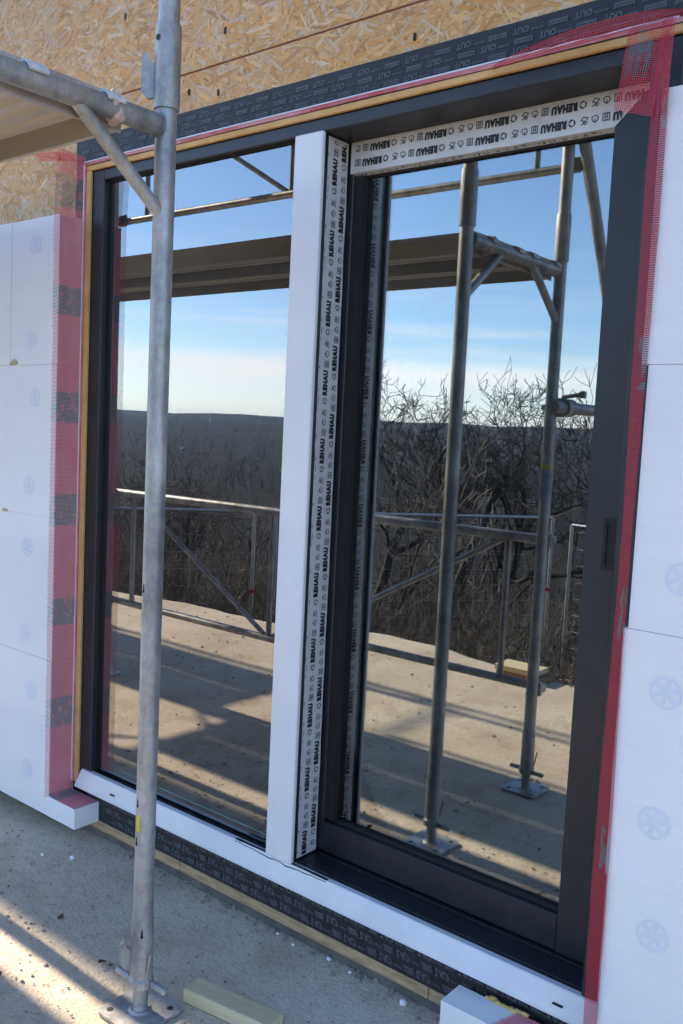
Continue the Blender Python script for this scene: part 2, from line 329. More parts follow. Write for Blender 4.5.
# ================================================================== GROUND AND LANDSCAPE
def edge_y(x): return -3.02 + .10 * math.sin(x * 1.3) + .05 * math.sin(x * 3.1 + 1) + .03 * mnoise.noise(Vector((x * 4, 3, 0)))
nx, ny = 300, 46
xs = np.linspace(-15, 9, nx); V = []; F = []
for i, x in enumerate(xs):
    e = edge_y(x)
    for j in range(ny):
        y = 0.2 + (e - 0.2) * j / (ny - 1)
        z = .004 * mnoise.noise(Vector((x * 2.2, y * 2.2, 0))) + .002 * mnoise.noise(Vector((x * 9, y * 9, 4))) - .0015
        if j == ny - 1: z -= .05
        V.append((x, y, min(z, .0)))
k0 = len(V)
for i, x in enumerate(xs): V.append((x, edge_y(x) - .06, -.55))
for i in range(nx - 1):
    for j in range(ny - 1): a = i * ny + j; F.append((a, a + 1, a + ny + 1, a + ny))
    F.append((i * ny + ny - 1, k0 + i, k0 + i + 1, (i + 1) * ny + ny - 1))
me = bpy.data.meshes.new('terrace_ground'); me.from_pydata(V, [], F); me.update()
tg = link('terrace_ground', me, M['ground'], smooth=True); tag(tg, kind='structure')

TAB = [(-99, -.7), (0, -.7), (1, -.95), (3, -1.3), (6, -1.8), (12, -3.2), (30, -8.5), (80, -21), (200, -40), (400, -52), (700, -50), (1200, -30), (2000, 8), (2700, 36), (4000, 34), (7000, -40)]
TX = [a for a, b in TAB]; TZ = [b for a, b in TAB]
def hgt(x, y):
    s = math.hypot(max(0, -y - 3), .35 * max(0, abs(x) - 16), .35 * max(0, y - 12)) 
    z = float(np.interp(s, TX, TZ))
    if s > .01:
        a = min(s * .02, 1.0) * .35; z += a * mnoise.noise(Vector((x * .25, y * .25, 0)))
        if s > 60: z += min(s * .008, 9) * mnoise.fractal(Vector((x * .0022, y * .0022, 2)), 1, 2, 5)
        if s > 900: z += 2.2 * mnoise.fractal(Vector((x * .02, y * .02, 5)), 1, 2, 3) + min(1, (s - 900) / 900) * 7 * mnoise.fractal(Vector((x * .0045, y * .0045, 8)), 1, 2, 3)
    return z
rad = np.concatenate([np.linspace(.5, 12, 30), np.geomspace(13, 6000, 120)]); na = 260; V = [(0, -2.0, -.7)]; F = []
for r_ in rad:
    for k in range(na):
        a = 2 * math.pi * k / na; x = r_ * math.cos(a); y = -2 + r_ * math.sin(a); V.append((x, y, hgt(x, y)))
for k in range(na): F.append((0, 1 + k, 1 + (k + 1) % na))
for i in range(len(rad) - 1):
    for k in range(na):
        a = 1 + i * na + k; b = 1 + i * na + (k + 1) % na; F.append((a, a + na, b + na, b))
me = bpy.data.meshes.new('hillside_terrain'); me.from_pydata(V, [], F); me.update()
tag(link('hillside_terrain', me, M['terrain'], smooth=True), kind='structure')

# ------------------------------------------------------------------ bare trees
def grow(seed, height, spread, levels, nb, wob=.25, droop=0.0, r0=None, first=.3, up=.35):
    rg = random.Random(seed); segs = []
    r0 = r0 or height * .022
    def branch(p, d, length, r, lev):
        n = 5 if lev < 2 else 4 if lev < 4 else 3
        pts = [p]; q = p.copy(); dd = d.copy(); st = length / n
        for i in range(n):
            dd = (dd + Vector((rg.uniform(-1, 1), rg.uniform(-1, 1), rg.uniform(-1, 1))) * wob + Vector((0, 0, up * .25 - droop * (lev > 2)))).normalized()
            q2 = q + dd * st; ra = r * (1 - .55 * i / n); rb = r * (1 - .55 * (i + 1) / n)
            segs.append((q, q2, ra, rb)); q = q2; pts.append((q, dd.copy(), rb, (i + 1) / n))
        if lev >= levels: return
        for k in range(nb[min(lev, len(nb) - 1)]):
            t = rg.uniform(first if lev == 0 else .2, 1.0); idx = max(1, min(n, int(math.ceil(t * n)))); bp, bd, br, _ = pts[idx]
            side = Vector((rg.uniform(-1, 1), rg.uniform(-1, 1), rg.uniform(-.4, .9))).normalized()
            nd = (bd * rg.uniform(.25, .8) + side * spread).normalized()
            branch(bp, nd, length * rg.uniform(.42, .72), br * rg.uniform(.48, .74), lev + 1)
    branch(Vector((0, 0, -.15)), Vector((rg.uniform(-.15, .15), rg.uniform(-.15, .15), 1)).normalized(), height * .55, r0, 0)
    return segs
def segs_mesh(segs, rmin=.004, sides=3):
    P0 = np.array([s[0][:] for s in segs]); P1 = np.array([s[1][:] for s in segs]); r0 = np.maximum([s[2] for s in segs], rmin); r1 = np.maximum([s[3] for s in segs], rmin)
    d = P1 - P0; d /= np.linalg.norm(d, axis=1)[:, None] + 1e-9
    t = np.where(np.abs(d[:, 2:3]) < .9, np.array([[0, 0, 1.]]), np.array([[1., 0, 0]])); x = np.cross(d, t); x /= np.linalg.norm(x, axis=1)[:, None]; y = np.cross(d, x)
    n = len(segs); V = np.zeros((n, 2 * sides, 3))
    for k in range(sides):
        a = 2 * math.pi * k / sides; o = x * math.cos(a) + y * math.sin(a)
        V[:, k] = P0 + o * r0[:, None]; V[:, sides + k] = P1 + o * r1[:, None]
    q = np.array([[k, (k + 1) % sides, sides + (k + 1) % sides, sides + k] for k in range(sides)])
    F = (q[None] + (np.arange(n) * 2 * sides)[:, None, None]).reshape(-1, 4)
    return V.reshape(-1, 3), F
def strips(segs, rmin):
    P0 = np.array([s[0][:] for s in segs]); P1 = np.array([s[1][:] for s in segs]); r0 = np.maximum([s[2] for s in segs], rmin)[:, None]; r1 = np.maximum([s[3] for s in segs], rmin)[:, None]
    d = P1 - P0; x = np.cross(d, np.random.RandomState(4).normal(size=d.shape)); x /= np.linalg.norm(x, axis=1)[:, None] + 1e-9
    V = np.stack([P0 - x * r0, P0 + x * r0, P1 + x * r1, P1 - x * r1], 1).reshape(-1, 3)
    return V, np.arange(len(segs) * 4).reshape(-1, 4)
def np_mesh(name, V, F):
    me = bpy.data.meshes.new(name); me.vertices.add(len(V)); me.vertices.foreach_set('co', np.asarray(V, np.float32).ravel())
    k = F.shape[1]; me.loops.add(F.size); me.loops.foreach_set('vertex_index', F.astype(np.int32).ravel()); me.polygons.add(len(F))
    me.polygons.foreach_set('loop_start', np.arange(0, F.size, k, dtype=np.int32)); me.polygons.foreach_set('loop_total', np.full(len(F), k, np.int32)); me.update(calc_edges=True); me.validate()
    return me
VC = (2.65, 2.17)                      # a bearing origin used only to keep the wooded sector in the part of the valley in view
def make_tree(name, seed, pos, height, label, cat, group, levels=5, nb=(6, 5, 4, 4, 3), spread=.9, mk='bark', rmin=.005, r0=None, first=.3, wob=.25):
    sg = grow(seed, height, spread, levels, nb, wob=wob, r0=r0, first=first)
    cut = (r0 or height * .022) * .16
    th = [s for s in sg if s[2] > cut]; tw = [s for s in sg if s[2] <= cut]
    z = hgt(pos[0], pos[1]); t = thing(name, (pos[0], pos[1], z), label, cat, group)
    for nm, ss, sd_, m_ in (('trunk', th, 7, M['bark']), ('crown', tw, 3, M[mk])):
        if ss: Vv, Ff = segs_mesh(ss, rmin, sd_); link(nm, np_mesh(nm, Vv, Ff), m_, t, smooth=True)
    return t
TREES = 'bare trees on the slope below the terrace'
for sd_, ps_, hh_, rr_, nb_, sp_, lb_ in (
        (11, (-9.3, -16.6), 8.0, .19, (6, 5, 4, 4, 3), 1.05, 'tallest spreading bare tree, seen mirrored beside the inner scaffold upright'),
        (23, (-12.4, -17.6), 7.2, .18, (6, 5, 4, 4, 3), 1.1, 'bare gnarled tree mirrored near the left side of the sliding sash'),
        (5, (-9.4, -18.9), 7.5, .18, (6, 5, 4, 4, 3), 1.0, 'bare tree with thin upright boughs mirrored between the two scaffold uprights'),
        (31, (-11.6, -24.0), 7.6, .13, (5, 4, 4, 3, 2), .9, 'small bare tree mirrored just left of the tube coupler'),
        (47, (-7.6, -23), 4.6, .11, (5, 4, 4, 3, 2), 1.0, 'low bare tree mirrored at the right edge of the sash glass'),
        (53, (-30, -27), 6.0, .14, (6, 5, 4, 3, 2), 1.1, 'low wide bare tree mirrored in the middle of the fixed pane')):
    make_tree('bare_tree', sd_, ps_, hh_, lb_, 'tree', TREES, nb=nb_, spread=sp_, r0=rr_, rmin=.0068, wob=.3)
make_tree('sapling', 61, (-6.0, -9.9), 3.6, 'pale slender sapling mirrored just left of the inner upright', 'tree', TREES, levels=3, nb=(9, 4, 3), spread=.5, mk='bark_pale_lit', r0=.035, first=.2)
make_tree('sapling', 67, (-4.6, -9.4), 3.3, 'pale thin sapling mirrored between the scaffold uprights', 'tree', TREES, levels=3, nb=(9, 4, 3), spread=.5, mk='bark_pale_lit', r0=.03, first=.2)

# shrubs: four shapes, each shrub its own object
protos = []
for i in range(4):
    rg = random.Random(100 + i); segs = []
    for k in range(9):
        a = rg.uniform(0, 6.28); o = Vector((math.cos(a), math.sin(a), 0)) * rg.uniform(0, .25)
        s_ = grow(200 + i * 20 + k, rg.uniform(1.5, 2.6), .8, 2, (8, 5), wob=.3, r0=.011, first=.1)
        lean = Vector((math.cos(a), math.sin(a), 0)) * rg.uniform(.1, .45)
        for p, q, ra, rb in s_: segs.append((p + o + lean * p.z, q + o + lean * q.z, ra, rb))
    Vv, Ff = segs_mesh(segs, .0022, 3); protos.append(np_mesh('stems', Vv, Ff))
spots = []
rs = random.Random(5)
for row, (y0, n_) in enumerate(((-4.4, 11), (-5.9, 11), (-7.8, 11), (-10.5, 11))):
    for k in range(n_):
        y = y0 + rs.uniform(-.6, .6); t_ = (k + rs.uniform(.1, .9)) / n_
        xa = VC[0] - (VC[1] - y) * 1.62; xb = VC[0] - (VC[1] - y) * .34
        spots.append((xa + (xb - xa) * t_, y))
COLN = ['far left', 'left', 'centre left', 'centre', 'centre right', 'right', 'far right']
for k, (x, y) in enumerate(spots):
    t = thing('bare_shrub', (x, y, hgt(x, y)), 'leafless twiggy shrub in the thicket just beyond the terrace edge, seen mirrored', 'shrub', 'leafless shrubs beyond the terrace edge')
    me = protos[k % 4]
    o = bpy.data.objects.new('stems', me.copy() if k < 8 and k >= 4 else me); col.objects.link(o); o.parent = t
    if not o.data.materials: o.data.materials.append(M['bark_pale_lit'] if k in (1, 5) or k % 4 in (1, 3) else M['twig_brown'])  # pale colour on some shrubs stands in for sunlit twigs
    t.rotation_euler.z = rs.uniform(0, 6.28); s = rs.uniform(.38, .62) * (1 if y > -7 else 1.35); t.scale = (s * 1.1, s * 1.1, s)

def scatter(proto, places, rg):
    V0, F0 = proto; Vs = []; Fs = []; n = 0
    for (x, y, z, s) in places:
        a = rg.uniform(0, 6.28); c, sn = math.cos(a) * s, math.sin(a) * s
        v = np.empty_like(V0); v[:, 0] = V0[:, 0] * c - V0[:, 1] * sn + x; v[:, 1] = V0[:, 0] * sn + V0[:, 1] * c + y; v[:, 2] = V0[:, 2] * s * rg.uniform(.85, 1.15) + z
        Vs.append(v); Fs.append(F0 + n); n += len(V0)
    return np.concatenate(Vs), np.concatenate(Fs)
rf = random.Random(9)
def sector(r0, r1, n, pw=1.0):
    o = []
    while len(o) < n:
        r_ = r0 * (r1 / r0) ** (rf.random() ** pw); a = rf.uniform(R(185), R(282)); x = VC[0] + r_ * math.cos(a); y = VC[1] + r_ * math.sin(a)
        if y < -12: o.append((x, y, hgt(x, y)))
    return o
pA = [strips(grow(300 + i, 6.5, .9, 3, (6, 4, 3), r0=.10), .008) for i in range(3)]
pB = [strips(grow(330 + i, 7, 1.0, 2, (7, 4), r0=.12), .022) for i in range(3)]
VV = []; FF = []; n = 0
for i in range(3):
    for pr, pl_ in ((pA[i], [(x, y, z, rf.uniform(.35, .75)) for x, y, z in sector(24, 130, 190)]), (pB[i], [(x, y, z, rf.uniform(.7, 1.3)) for x, y, z in sector(90, 1500, 700, .8)])):
        v, f = scatter(pr, pl_, rf); VV.append(v); FF.append(f + n); n += len(v)
tag(link('valley_scrub', np_mesh('valley_scrub', np.concatenate(VV), np.concatenate(FF)), M['scrub']), 'leafless red-brown scrub on the slopes of the near valley', 'scrub', kind='stuff')
VV = []; FF = []; n = 0
pC = [strips(grow(350 + i, 8, 1.2, 1, (6,), r0=.32, wob=.4, first=.1), .15) for i in range(3)]
for i in range(3):
    v, f = scatter(pC[i], [(x, y, z, rf.uniform(.7, 1.9)) for x, y, z in sector(700, 2900, 1800)], rf); VV.append(v); FF.append(f + n); n += len(v)
fo = link('far_woodland', np_mesh('far_woodland', np.concatenate(VV), np.concatenate(FF)), M['wood_far'])
tag(fo, 'leafless brown woodland covering the valley slopes', 'woodland', kind='stuff')
# low thicket and dry grass between shrubs
pT = segs_mesh([s for k in range(7) for s in [(p + Vector((.12 * k - .4, .1 * math.sin(k * 2), 0)), q + Vector((.12 * k - .4, .1 * math.sin(k * 2), 0)), a, b) for p, q, a, b in grow(400 + k, 1.0, 1.1, 2, (6, 3), wob=.5, r0=.005, first=.1, up=.1)]], .0018, 3)
pl_ = []
while len(pl_) < 480:
    y = -3.3 - 9 * rf.random() ** 1.3; x = rf.uniform(VC[0] - (VC[1] - y) * 1.75, VC[0] - (VC[1] - y) * .25); pl_.append((x, y, hgt(x, y) - .05, rf.uniform(.5, 1.25)))
pT = strips([(Vector(pT[0][6*i]), Vector(pT[0][6*i+3]), .0022, .0016) for i in range(len(pT[0]) // 6)], .0016)
v, f = scatter(pT, pl_, rf)
tag(link('brush_thicket', np_mesh('brush_thicket', v, f), M['twig_brown']), 'low tangled leafless brush along the terrace edge', 'brush', kind='stuff')
gv = []; gf = []
for k in range(22000):
    y = -3.12 - 8 * rf.random() ** 1.6; x = rf.uniform(VC[0] - (VC[1] - y) * 1.75, VC[0] - (VC[1] - y) * .25); z = hgt(x, y) - .02
    a = rf.uniform(0, 6.28); h = rf.uniform(.06, .22); w_ = rf.uniform(.003, .007); dx, dy = math.cos(a), math.sin(a); l1, l2 = rf.uniform(-.2, .2), rf.uniform(-.2, .2)
    b = len(gv); gv += [(x - dx * w_, y - dy * w_, z), (x + dx * w_, y + dy * w_, z), (x + l1 * h, y + l2 * h, z + h)]; gf.append((b, b + 1, b + 2))
tag(link('dry_grass', np_mesh('dry_grass', np.array(gv), np.array(gf)), M['grass_dry']), 'dry winter grass on the bank below the terrace', 'grass', kind='stuff')

# far houses and a mast
for k, (x, y, sz, lb) in enumerate([(-943, -816, .62, 'pale far house at the left of the valley hamlet'), (-925, -835, .50, 'smaller pale far house beside the hamlet road'), (-985, -795, .55, 'pale far house furthest left in the valley'), (-640, -690, .42, 'single pale house in the valley mirrored beside the white post')]):
    z = hgt(x, y) + 1.5; h = thing('far_house', (x, y, z), lb, 'house', 'far houses in the valley')
    MB().box((x - 5 * sz, y - 4 * sz, z - 2), (x + 5 * sz, y + 4 * sz, z + 5 * sz)).build('wall', M['wall_far'], h)
    MB().prism([(x - 5.4 * sz, y - 4.5 * sz, z + 5 * sz), (x - 5.4 * sz, y + 4.5 * sz, z + 5 * sz), (x - 5.4 * sz, y, z + 8.5 * sz)], (10.8 * sz, 0, 0)).build('roof', M['roof'], h)
    for q in (-2.6, 2.6):
        MB().box((x + 5 * sz + .02, y + q * sz - .6, z + 1.2), (x + 5 * sz + .1, y + q * sz + .6, z + 2.9)).build('window', M['anthracite'], h)
mz = hgt(-1790, -1640); mt = thing('radio_mast', (-1790, -1640, mz), 'thin radio mast standing on the distant ridge', 'mast')
MB().tube((-1790, -1640, mz - 3), (-1790, -1640, mz + 38), .9, .5, 6).build('mast_tube', M['fence_steel'], mt)
MB().tube((-1793, -1640, mz + 30), (-1787, -1640, mz + 30), .4, .4, 6).build('cross_arm', M['fence_steel'], mt)

# ------------------------------------------------------------------ site fence panels below the edge
def fence_panel(a, b, ztop, label):
    A = Vector((a[0], a[1], 0)); B = Vector((b[0], b[1], 0)); d = (B - A).normalized(); z1 = ztop; z0 = ztop - 2.0
    t = thing('site_fence_panel', (A.x, A.y, z0), label, 'fence', 'wire site fence panels on the slope')
    for p in (A, B): MB().tube((p.x, p.y, z0 - .15), (p.x, p.y, z1), .021, n=10).build('post', M['fence_steel'], t, smooth=True)
    for z in (z1, z0 + .12): MB().tube((A.x, A.y, z), (B.x, B.y, z), .018, n=10).build('rail', M['fence_steel'], t, smooth=True)
    m = MB(); L_ = (B - A).length
    k = .2
    while k < 1.85: m.tube((A.x, A.y, z0 + .12 + k), (B.x, B.y, z0 + .12 + k), .0014, n=4, cap=False); k += .2
    k = .1
    while k < L_ - .05: p = A + d * k; m.tube((p.x, p.y, z0 + .12), (p.x, p.y, z1), .0009, n=4, cap=False); k += .1
    m.build('wire_mesh', M['fence_steel'], t, fix=False)['kind'] = 'stuff'
    for p in (A, B):
        zz = hgt(p.x, p.y); MB().rbox((p.x - .11, p.y - .33, min(zz, z0) - .1), (p.x + .11, p.y + .33, z0 - .02), .03).build('foot', M['concrete_foot'], t)
    MB().box((B.x - .025, B.y - .03, z0 + 1.04), (B.x + .025, B.y + .03, z0 + 1.085)).build('clamp', M['red_plastic'], t)
fence_panel((-6.55, -2.75 - .55), (-4.75, -5.62), .46, 'wire mesh site fence panel mirrored at the left of the fixed pane')
fence_panel((-4.55, -5.78), (-2.58, -8.62), .46, 'wire mesh site fence panel mirrored behind the inner upright')
fence_panel((-2.0, -7.95), (1.4, -7.2), .46, 'wire mesh site fence panel mirrored beside the dark sash stile')

# ================================================================== HOUSE
house = thing('timber_house', (0, .1, 0), 'timber frame house wall sheathed in raw oriented strand board', 'house')
OY = .006                                                # outer face of the strand boards
def osb_panel(rects, flake_rects):
    m = MB()
    for x0, x1, z0, z1 in rects: m.box((x0, OY, z0), (x1, OY + .018, z1))
    p = m.build('osb_panel', M['osb'], house)
    if not flake_rects: return
    V = []; F = []; T = []; UV = []
    PAL = [(.68, .40, .16), (.65, .37, .14), (.70, .46, .23), (.62, .33, .11), (.66, .32, .09), (.68, .50, .31), (.60, .44, .30), (.52, .27, .10), (.70, .41, .16), (.67, .39, .15)]
    for x0, x1, z0, z1, holes in flake_rects:
        n = int((x1 - x0) * (z1 - z0) / .00042 * 4.2)
        for k in range(n):
            cx = rng.uniform(x0, x1); cz = rng.uniform(z0, z1)
            if any(a < cx < b and c < cz < d for a, b, c, d in holes): continue
            l = rng.uniform(.014, .055); w = rng.uniform(.0020, .0072); an = rng.gauss(0, .8); c, s = math.cos(an), math.sin(an)
            dep = OY - .0003 - .0014 * k / n; tl = rng.uniform(-.0004, .0004)
            j = [rng.uniform(.75, 1.25) for _ in range(8)]
            pts = [(-l * j[0], -w * j[1] * .6), (-l * .4, -w * j[2]), (l * .5, -w * j[3]), (l * j[4], -w * .3), (l * j[5] * .9, w * j[6] * .7), (l * .1, w), (-l * .8, w * j[7] * .8)]
            b = len(V); ox, oz = rng.uniform(0, 50), rng.uniform(0, 50)
            for (px, pz) in pts:
                X = min(max(cx + px * c - pz * s, x0), x1); Z = min(max(cz + px * s + pz * c, z0), z1)
                V.append((X, dep + tl * px / l - .1, Z)); UV.append((px + ox, pz + oz))
            F.append(tuple(range(b, b + 7)))
            q = rng.choice(PAL); g = rng.uniform(.86, 1.09); T.append((q[0] * g, q[1] * g, q[2] * g, 1))
    me = bpy.data.meshes.new('wood_strands'); me.from_pydata(V, [], F); me.update()
    at = me.attributes.new('tint', 'FLOAT_COLOR', 'FACE'); at.data.foreach_set('color', np.array(T, np.float32).ravel())
    uv = me.uv_layers.new(name='grain'); li = np.zeros(len(me.loops), np.int32); me.loops.foreach_get('vertex_index', li); uv.data.foreach_set('uv', np.array(UV, np.float32)[li].ravel())
    o = link('wood_strands', me, M['flakes'], p); o['kind'] = 'stuff'
SEAM = 2.511
osb_panel([(-.9, 2.6, SEAM + .0025, 3.76)], [(-.9, 2.45, SEAM + .003, 3.25, [])])
osb_panel([(-.9, -.1, .1, SEAM - .0025), (-.1, 2.6, 2.30, SEAM - .0025)], [(-.9, 2.45, 2.05, SEAM - .003, [(-.1, 9, 0, 2.34)])])
osb_panel([(1.96, 2.6, .1, 2.297)], [])
for x0, x1 in ((-3.4, -.904), (-5.9, -3.404), (-8.4, -5.904), (-11, -8.404), (2.604, 5.1), (5.104, 7.0)):
    for z0, z1 in ((.1, SEAM - .0025), (SEAM + .0025, 3.76)): osb_panel([(x0, x1, z0, z1)], [])
for x0, x1 in ((-11, -8.404), (-8.4, -5.904), (-5.9, -3.404), (-3.4, -.904), (-.9, 2.6), (2.604, 5.1), (5.104, 7)): osb_panel([(x0, x1, 3.764, 5.05)], [])
# the seam backing, wall core round the opening, room and roof
m = MB(); m.box((-11, .0245, 0), (-.03, .25, 5.3)); m.box((1.955, .0245, 0), (7, .25, 5.3)); m.box((-.03, .0245, 2.30), (1.955, .25, 5.3)); m.box((-.03, .0245, -.02), (1.955, .25, .045))
m.build('wall_core', M['seam_brown'], house)
MB().box((-.9, OY + .0012, SEAM - .0024), (2.6, OY + .02, SEAM + .0024)).build('seam_tape', M['seam_brown'], house)
# staples, nail heads
for (x, z) in [(.18, 2.44), (.60, 2.43), (1.30, 2.43), (.62, 2.60), (.86, 2.74), (.35, 2.66), (.15, 2.75), (1.05, 2.66), (1.5, 2.62), (-.15, 2.55), (-.2, 2.36), (.47, 2.455), (1.72, 2.47)]:
    MB().box((x - .004, OY - .0035, z - .009), (x + .004, OY - .001, z + .009)).build('nail_head', M['black_rubber'], house)
for nm, a, b in (('room_floor', (-2, .26, .05), (4, 5, .15)), ('room_ceiling', (-2, .26, 2.7), (4, 5, 2.8)), ('room_wall', (-2.1, .26, .0), (-2, 5, 2.8)), ('room_wall', (4, .26, 0), (4.1, 5, 2.8)), ('room_wall', (-2.1, 5, 0), (4.1, 5.1, 2.8))):
    MB().box(a, b).build(nm, M['room'], house)
for a, b in (((-11, .25, 0), (-10.8, 7, 5.3)), ((6.8, .25, 0), (7, 7, 5.3)), ((-11, 7, 0), (7, 7.2, 5.3))): MB().box(a, b).build('outer_wall', M['plinth'], house)
MB().prism([(-11.4, -.41, 5.12), (-11.4, -.41, 5.0), (-11.4, 3.6, 6.9), (-11.4, 7.5, 5.0), (-11.4, 7.5, 5.12), (-11.4, 3.6, 7.05)], (18.8, 0, 0)).build('roof', M['roof'], house)
MB().box((-11, .010, -.04), (7, .024, .0325)).build('plinth', M['plinth'], house)
for x0, x1 in ((-.6, .55), (.552, 1.505), (1.507, 3)): MB().rbox((x0, -.004, .033), (x1, .0115, .064), .002).build('base_board', M['base_wood'], house)

# printed sealing membrane
mem = MB()
def strip_plate(m, x0, x1, z0, z1, y, amp=.0012, nxx=40):
    V = []; F = []
    for i in range(nxx + 1):
        for j in range(4):
            x = x0 + (x1 - x0) * i / nxx; z = z0 + (z1 - z0) * j / 3; V.append((x, y + amp * mnoise.noise(Vector((x * 7, z * 20, y))), z))
    for i in range(nxx):
        for j in range(3): a = i * 4 + j; F.append((a, a + 4, a + 5, a + 1))
    m.add(V, F)
strip_plate(mem, -.096, 2.3, 2.300, 2.398, .0018); strip_plate(mem, -.096, -.02, 2.05, 2.2995, .0018, nxx=6)
mo = mem.build('sealing_membrane', M['membrane'], house, fix=False)
memb = MB(); strip_plate(memb, .05, 2.0, .0645, .166, -.0015)
mob = memb.build('sealing_membrane', M['membrane'], house, fix=False)

# ---- lettering tools: flat print laid just above its surface
_tc = {}
def text2d(s, size, bold=0.0):
    k = (s, size, bold)
    if k in _tc: return _tc[k]
    cu = bpy.data.curves.new('t', 'FONT'); cu.body = s; cu.size = size; cu.resolution_u = 2; cu.offset = bold * size; cu.align_x = 'LEFT'; cu.space_character = 1.2 if bold > .05 else 1.0
    o = bpy.data.objects.new('t', cu); col.objects.link(o); dg = bpy.context.evaluated_depsgraph_get()
    me = bpy.data.meshes.new_from_object(o.evaluated_get(dg)); V = [(v.co.x, v.co.y) for v in me.vertices]; F = [tuple(p.vertices) for p in me.polygons]
    bpy.data.objects.remove(o); bpy.data.curves.remove(cu); bpy.data.meshes.remove(me)
    x0 = min(v[0] for v in V); x1 = max(v[0] for v in V); y0 = min(v[1] for v in V); y1 = max(v[1] for v in V)
    _tc[k] = ([(v[0] - x0, v[1] - y0) for v in V], F, x1 - x0, y1 - y0); return _tc[k]
def stroke(pts, w, closed=False):
    V = []; F = []; n = len(pts); P = [Vector((p[0], p[1])) for p in pts]
    for i in range(n if closed else n - 1):
        a = P[i]; b = P[(i + 1) % n]; d = (b - a)
        if d.length < 1e-9: continue
        d.normalize(); q = Vector((-d.y, d.x)) * w / 2; e = d * w * .4; k = len(V); V += [tuple(a - e + q), tuple(b + e + q), tuple(b + e - q), tuple(a - e - q)]; F.append((k, k + 1, k + 2, k + 3))
    return V, F
def arc(cx, cy, r, a0, a1, n=7): return [(cx + r * math.cos(R(a0 + (a1 - a0) * i / n)), cy + r * math.sin(R(a0 + (a1 - a0) * i / n))) for i in range(n + 1)]
def symbols(h):                      # recycling ring and the three care symbols, h = letter height
    out = []; w = h * .09
    ring = ([], [])
    for k in range(3):
        V, F = stroke(arc(h * .5, h * .45, h * .36, 120 * k + 15, 120 * k + 100, 5), w * 1.6); b = len(ring[0]); ring = (ring[0] + V, ring[1] + [tuple(i + b for i in f) for f in F])
    def comb(*st):
        A, B = [], []
        for V, F in st: b = len(A); A += V; B += [tuple(i + b for i in f) for f in F]
        return A, B
    house_ = comb(stroke([(0, 0), (h * .8, 0), (h * .8, h * .8), (0, h * .8)], w, True), stroke([(h * .27, h * .1), (h * .27, h * .7)], w), stroke([(h * .53, h * .1), (h * .53, h * .7)], w), stroke([(h * .27, h * .4), (h * .53, h * .4)], w))
    drop = comb(stroke(arc(h * .42, h * .4, h * .36, 0, 300, 9), w), stroke([(h * .42, h * .4), (h * .42, h * .86)], w), stroke([(h * .7, h * .1), (h * .9, h * .3)], w))
    roll = comb(stroke([(0, h * .15), (h * .55, 0), (h * .85, h * .35), (h * .3, h * .55)], w, True), stroke(arc(h * .3, h * .66, h * .2, -60, 200, 6), w), stroke([(h * .3, h * .55), (h * .85, h * .85)], w))
    return [house_, drop, roll, ring]
def put(m, VF, ox, oy, place, clip=None):
    V, F = VF; P = [(x + ox, y + oy) for x, y in V]
    if clip:
        F = [f for f in F if all(clip[0] <= P[i][0] <= clip[1] and clip[2] <= P[i][1] <= clip[3] for i in f)]
    m.add([place(*p) for p in P], F)
def brand_row(m, u0, u1, v, place, h, start, pitch, clip):
    tV, tF, tw, th = text2d('REHAU', h * 1.38, .085); s = pitch; u = start
    sx = .07 / tw * (pitch / .19); sy = h / th; T = ([(x * sx, y * sy) for x, y in tV], tF)
    sy_ = symbols(h * .98)
    while u < u1:
        for i, VF in enumerate(sy_[:3]): put(m, VF, u + pitch * (.02 + .145 * i), v, place, clip)
        put(m, sy_[3], u + pitch * .475, v, place, clip); put(m, T, u + pitch * .605, v, place, clip); u += pitch
# membrane print (reads upside down, as the roll was applied)
def membrane_print(parent, x0, x1, z0, z1, y, rowh, pitch, slant=0.0):
    m = MB(); V, F, tw, th = text2d('OUT', .036, .05)
    row = 0; z = z0 + .006
    while z < z1 - .012:
        x = x0 + (row % 2) * pitch * .45 - pitch
        while x < x1:
            def pl(a, b, x=x, z=z): return (x - a + slant * b, y, z + rowh * .6 - b)
            def bar(a0, a1, b0, b1):
                q = [(a0, b0), (a1, b0), (a1, b1), (a0, b1)]
                pp = [pl(*t) for t in q]
                if all(x0 <= p[0] <= x1 and z0 < p[2] < z1 for p in pp): m.add(pp, [(0, 1, 2, 3)])
            bar(0, .062 * pitch / .2, rowh * .02, rowh * .22); 
            for k in range(7): bar(k * .009 * pitch / .2, (k * .009 + .0072) * pitch / .2, rowh * .27, rowh * .55)
            for k in range(5): bar((.078 + k * .0085) * pitch / .2, (.078 + k * .0085 + .006) * pitch / .2, rowh * .30, rowh * .5)
            sc_ = rowh * .72 / th
            pp = [pl(.124 * pitch / .2 + a * sc_, b * sc_ - rowh * .12) for a, b in V]
            if all(x0 <= p[0] <= x1 and z0 < p[2] < z1 for p in pp): m.add(pp, F)
            x += pitch
        z += rowh; row += 1
    m.build('printed_lettering', M['print_grey'], parent, fix=False)
membrane_print(mo, -.09, 2.28, 2.320, 2.3975, .0003, .0215, .150)
membrane_print(mob, .14, 1.95, .068, .164, -.0032, .030, .12, slant=.5)

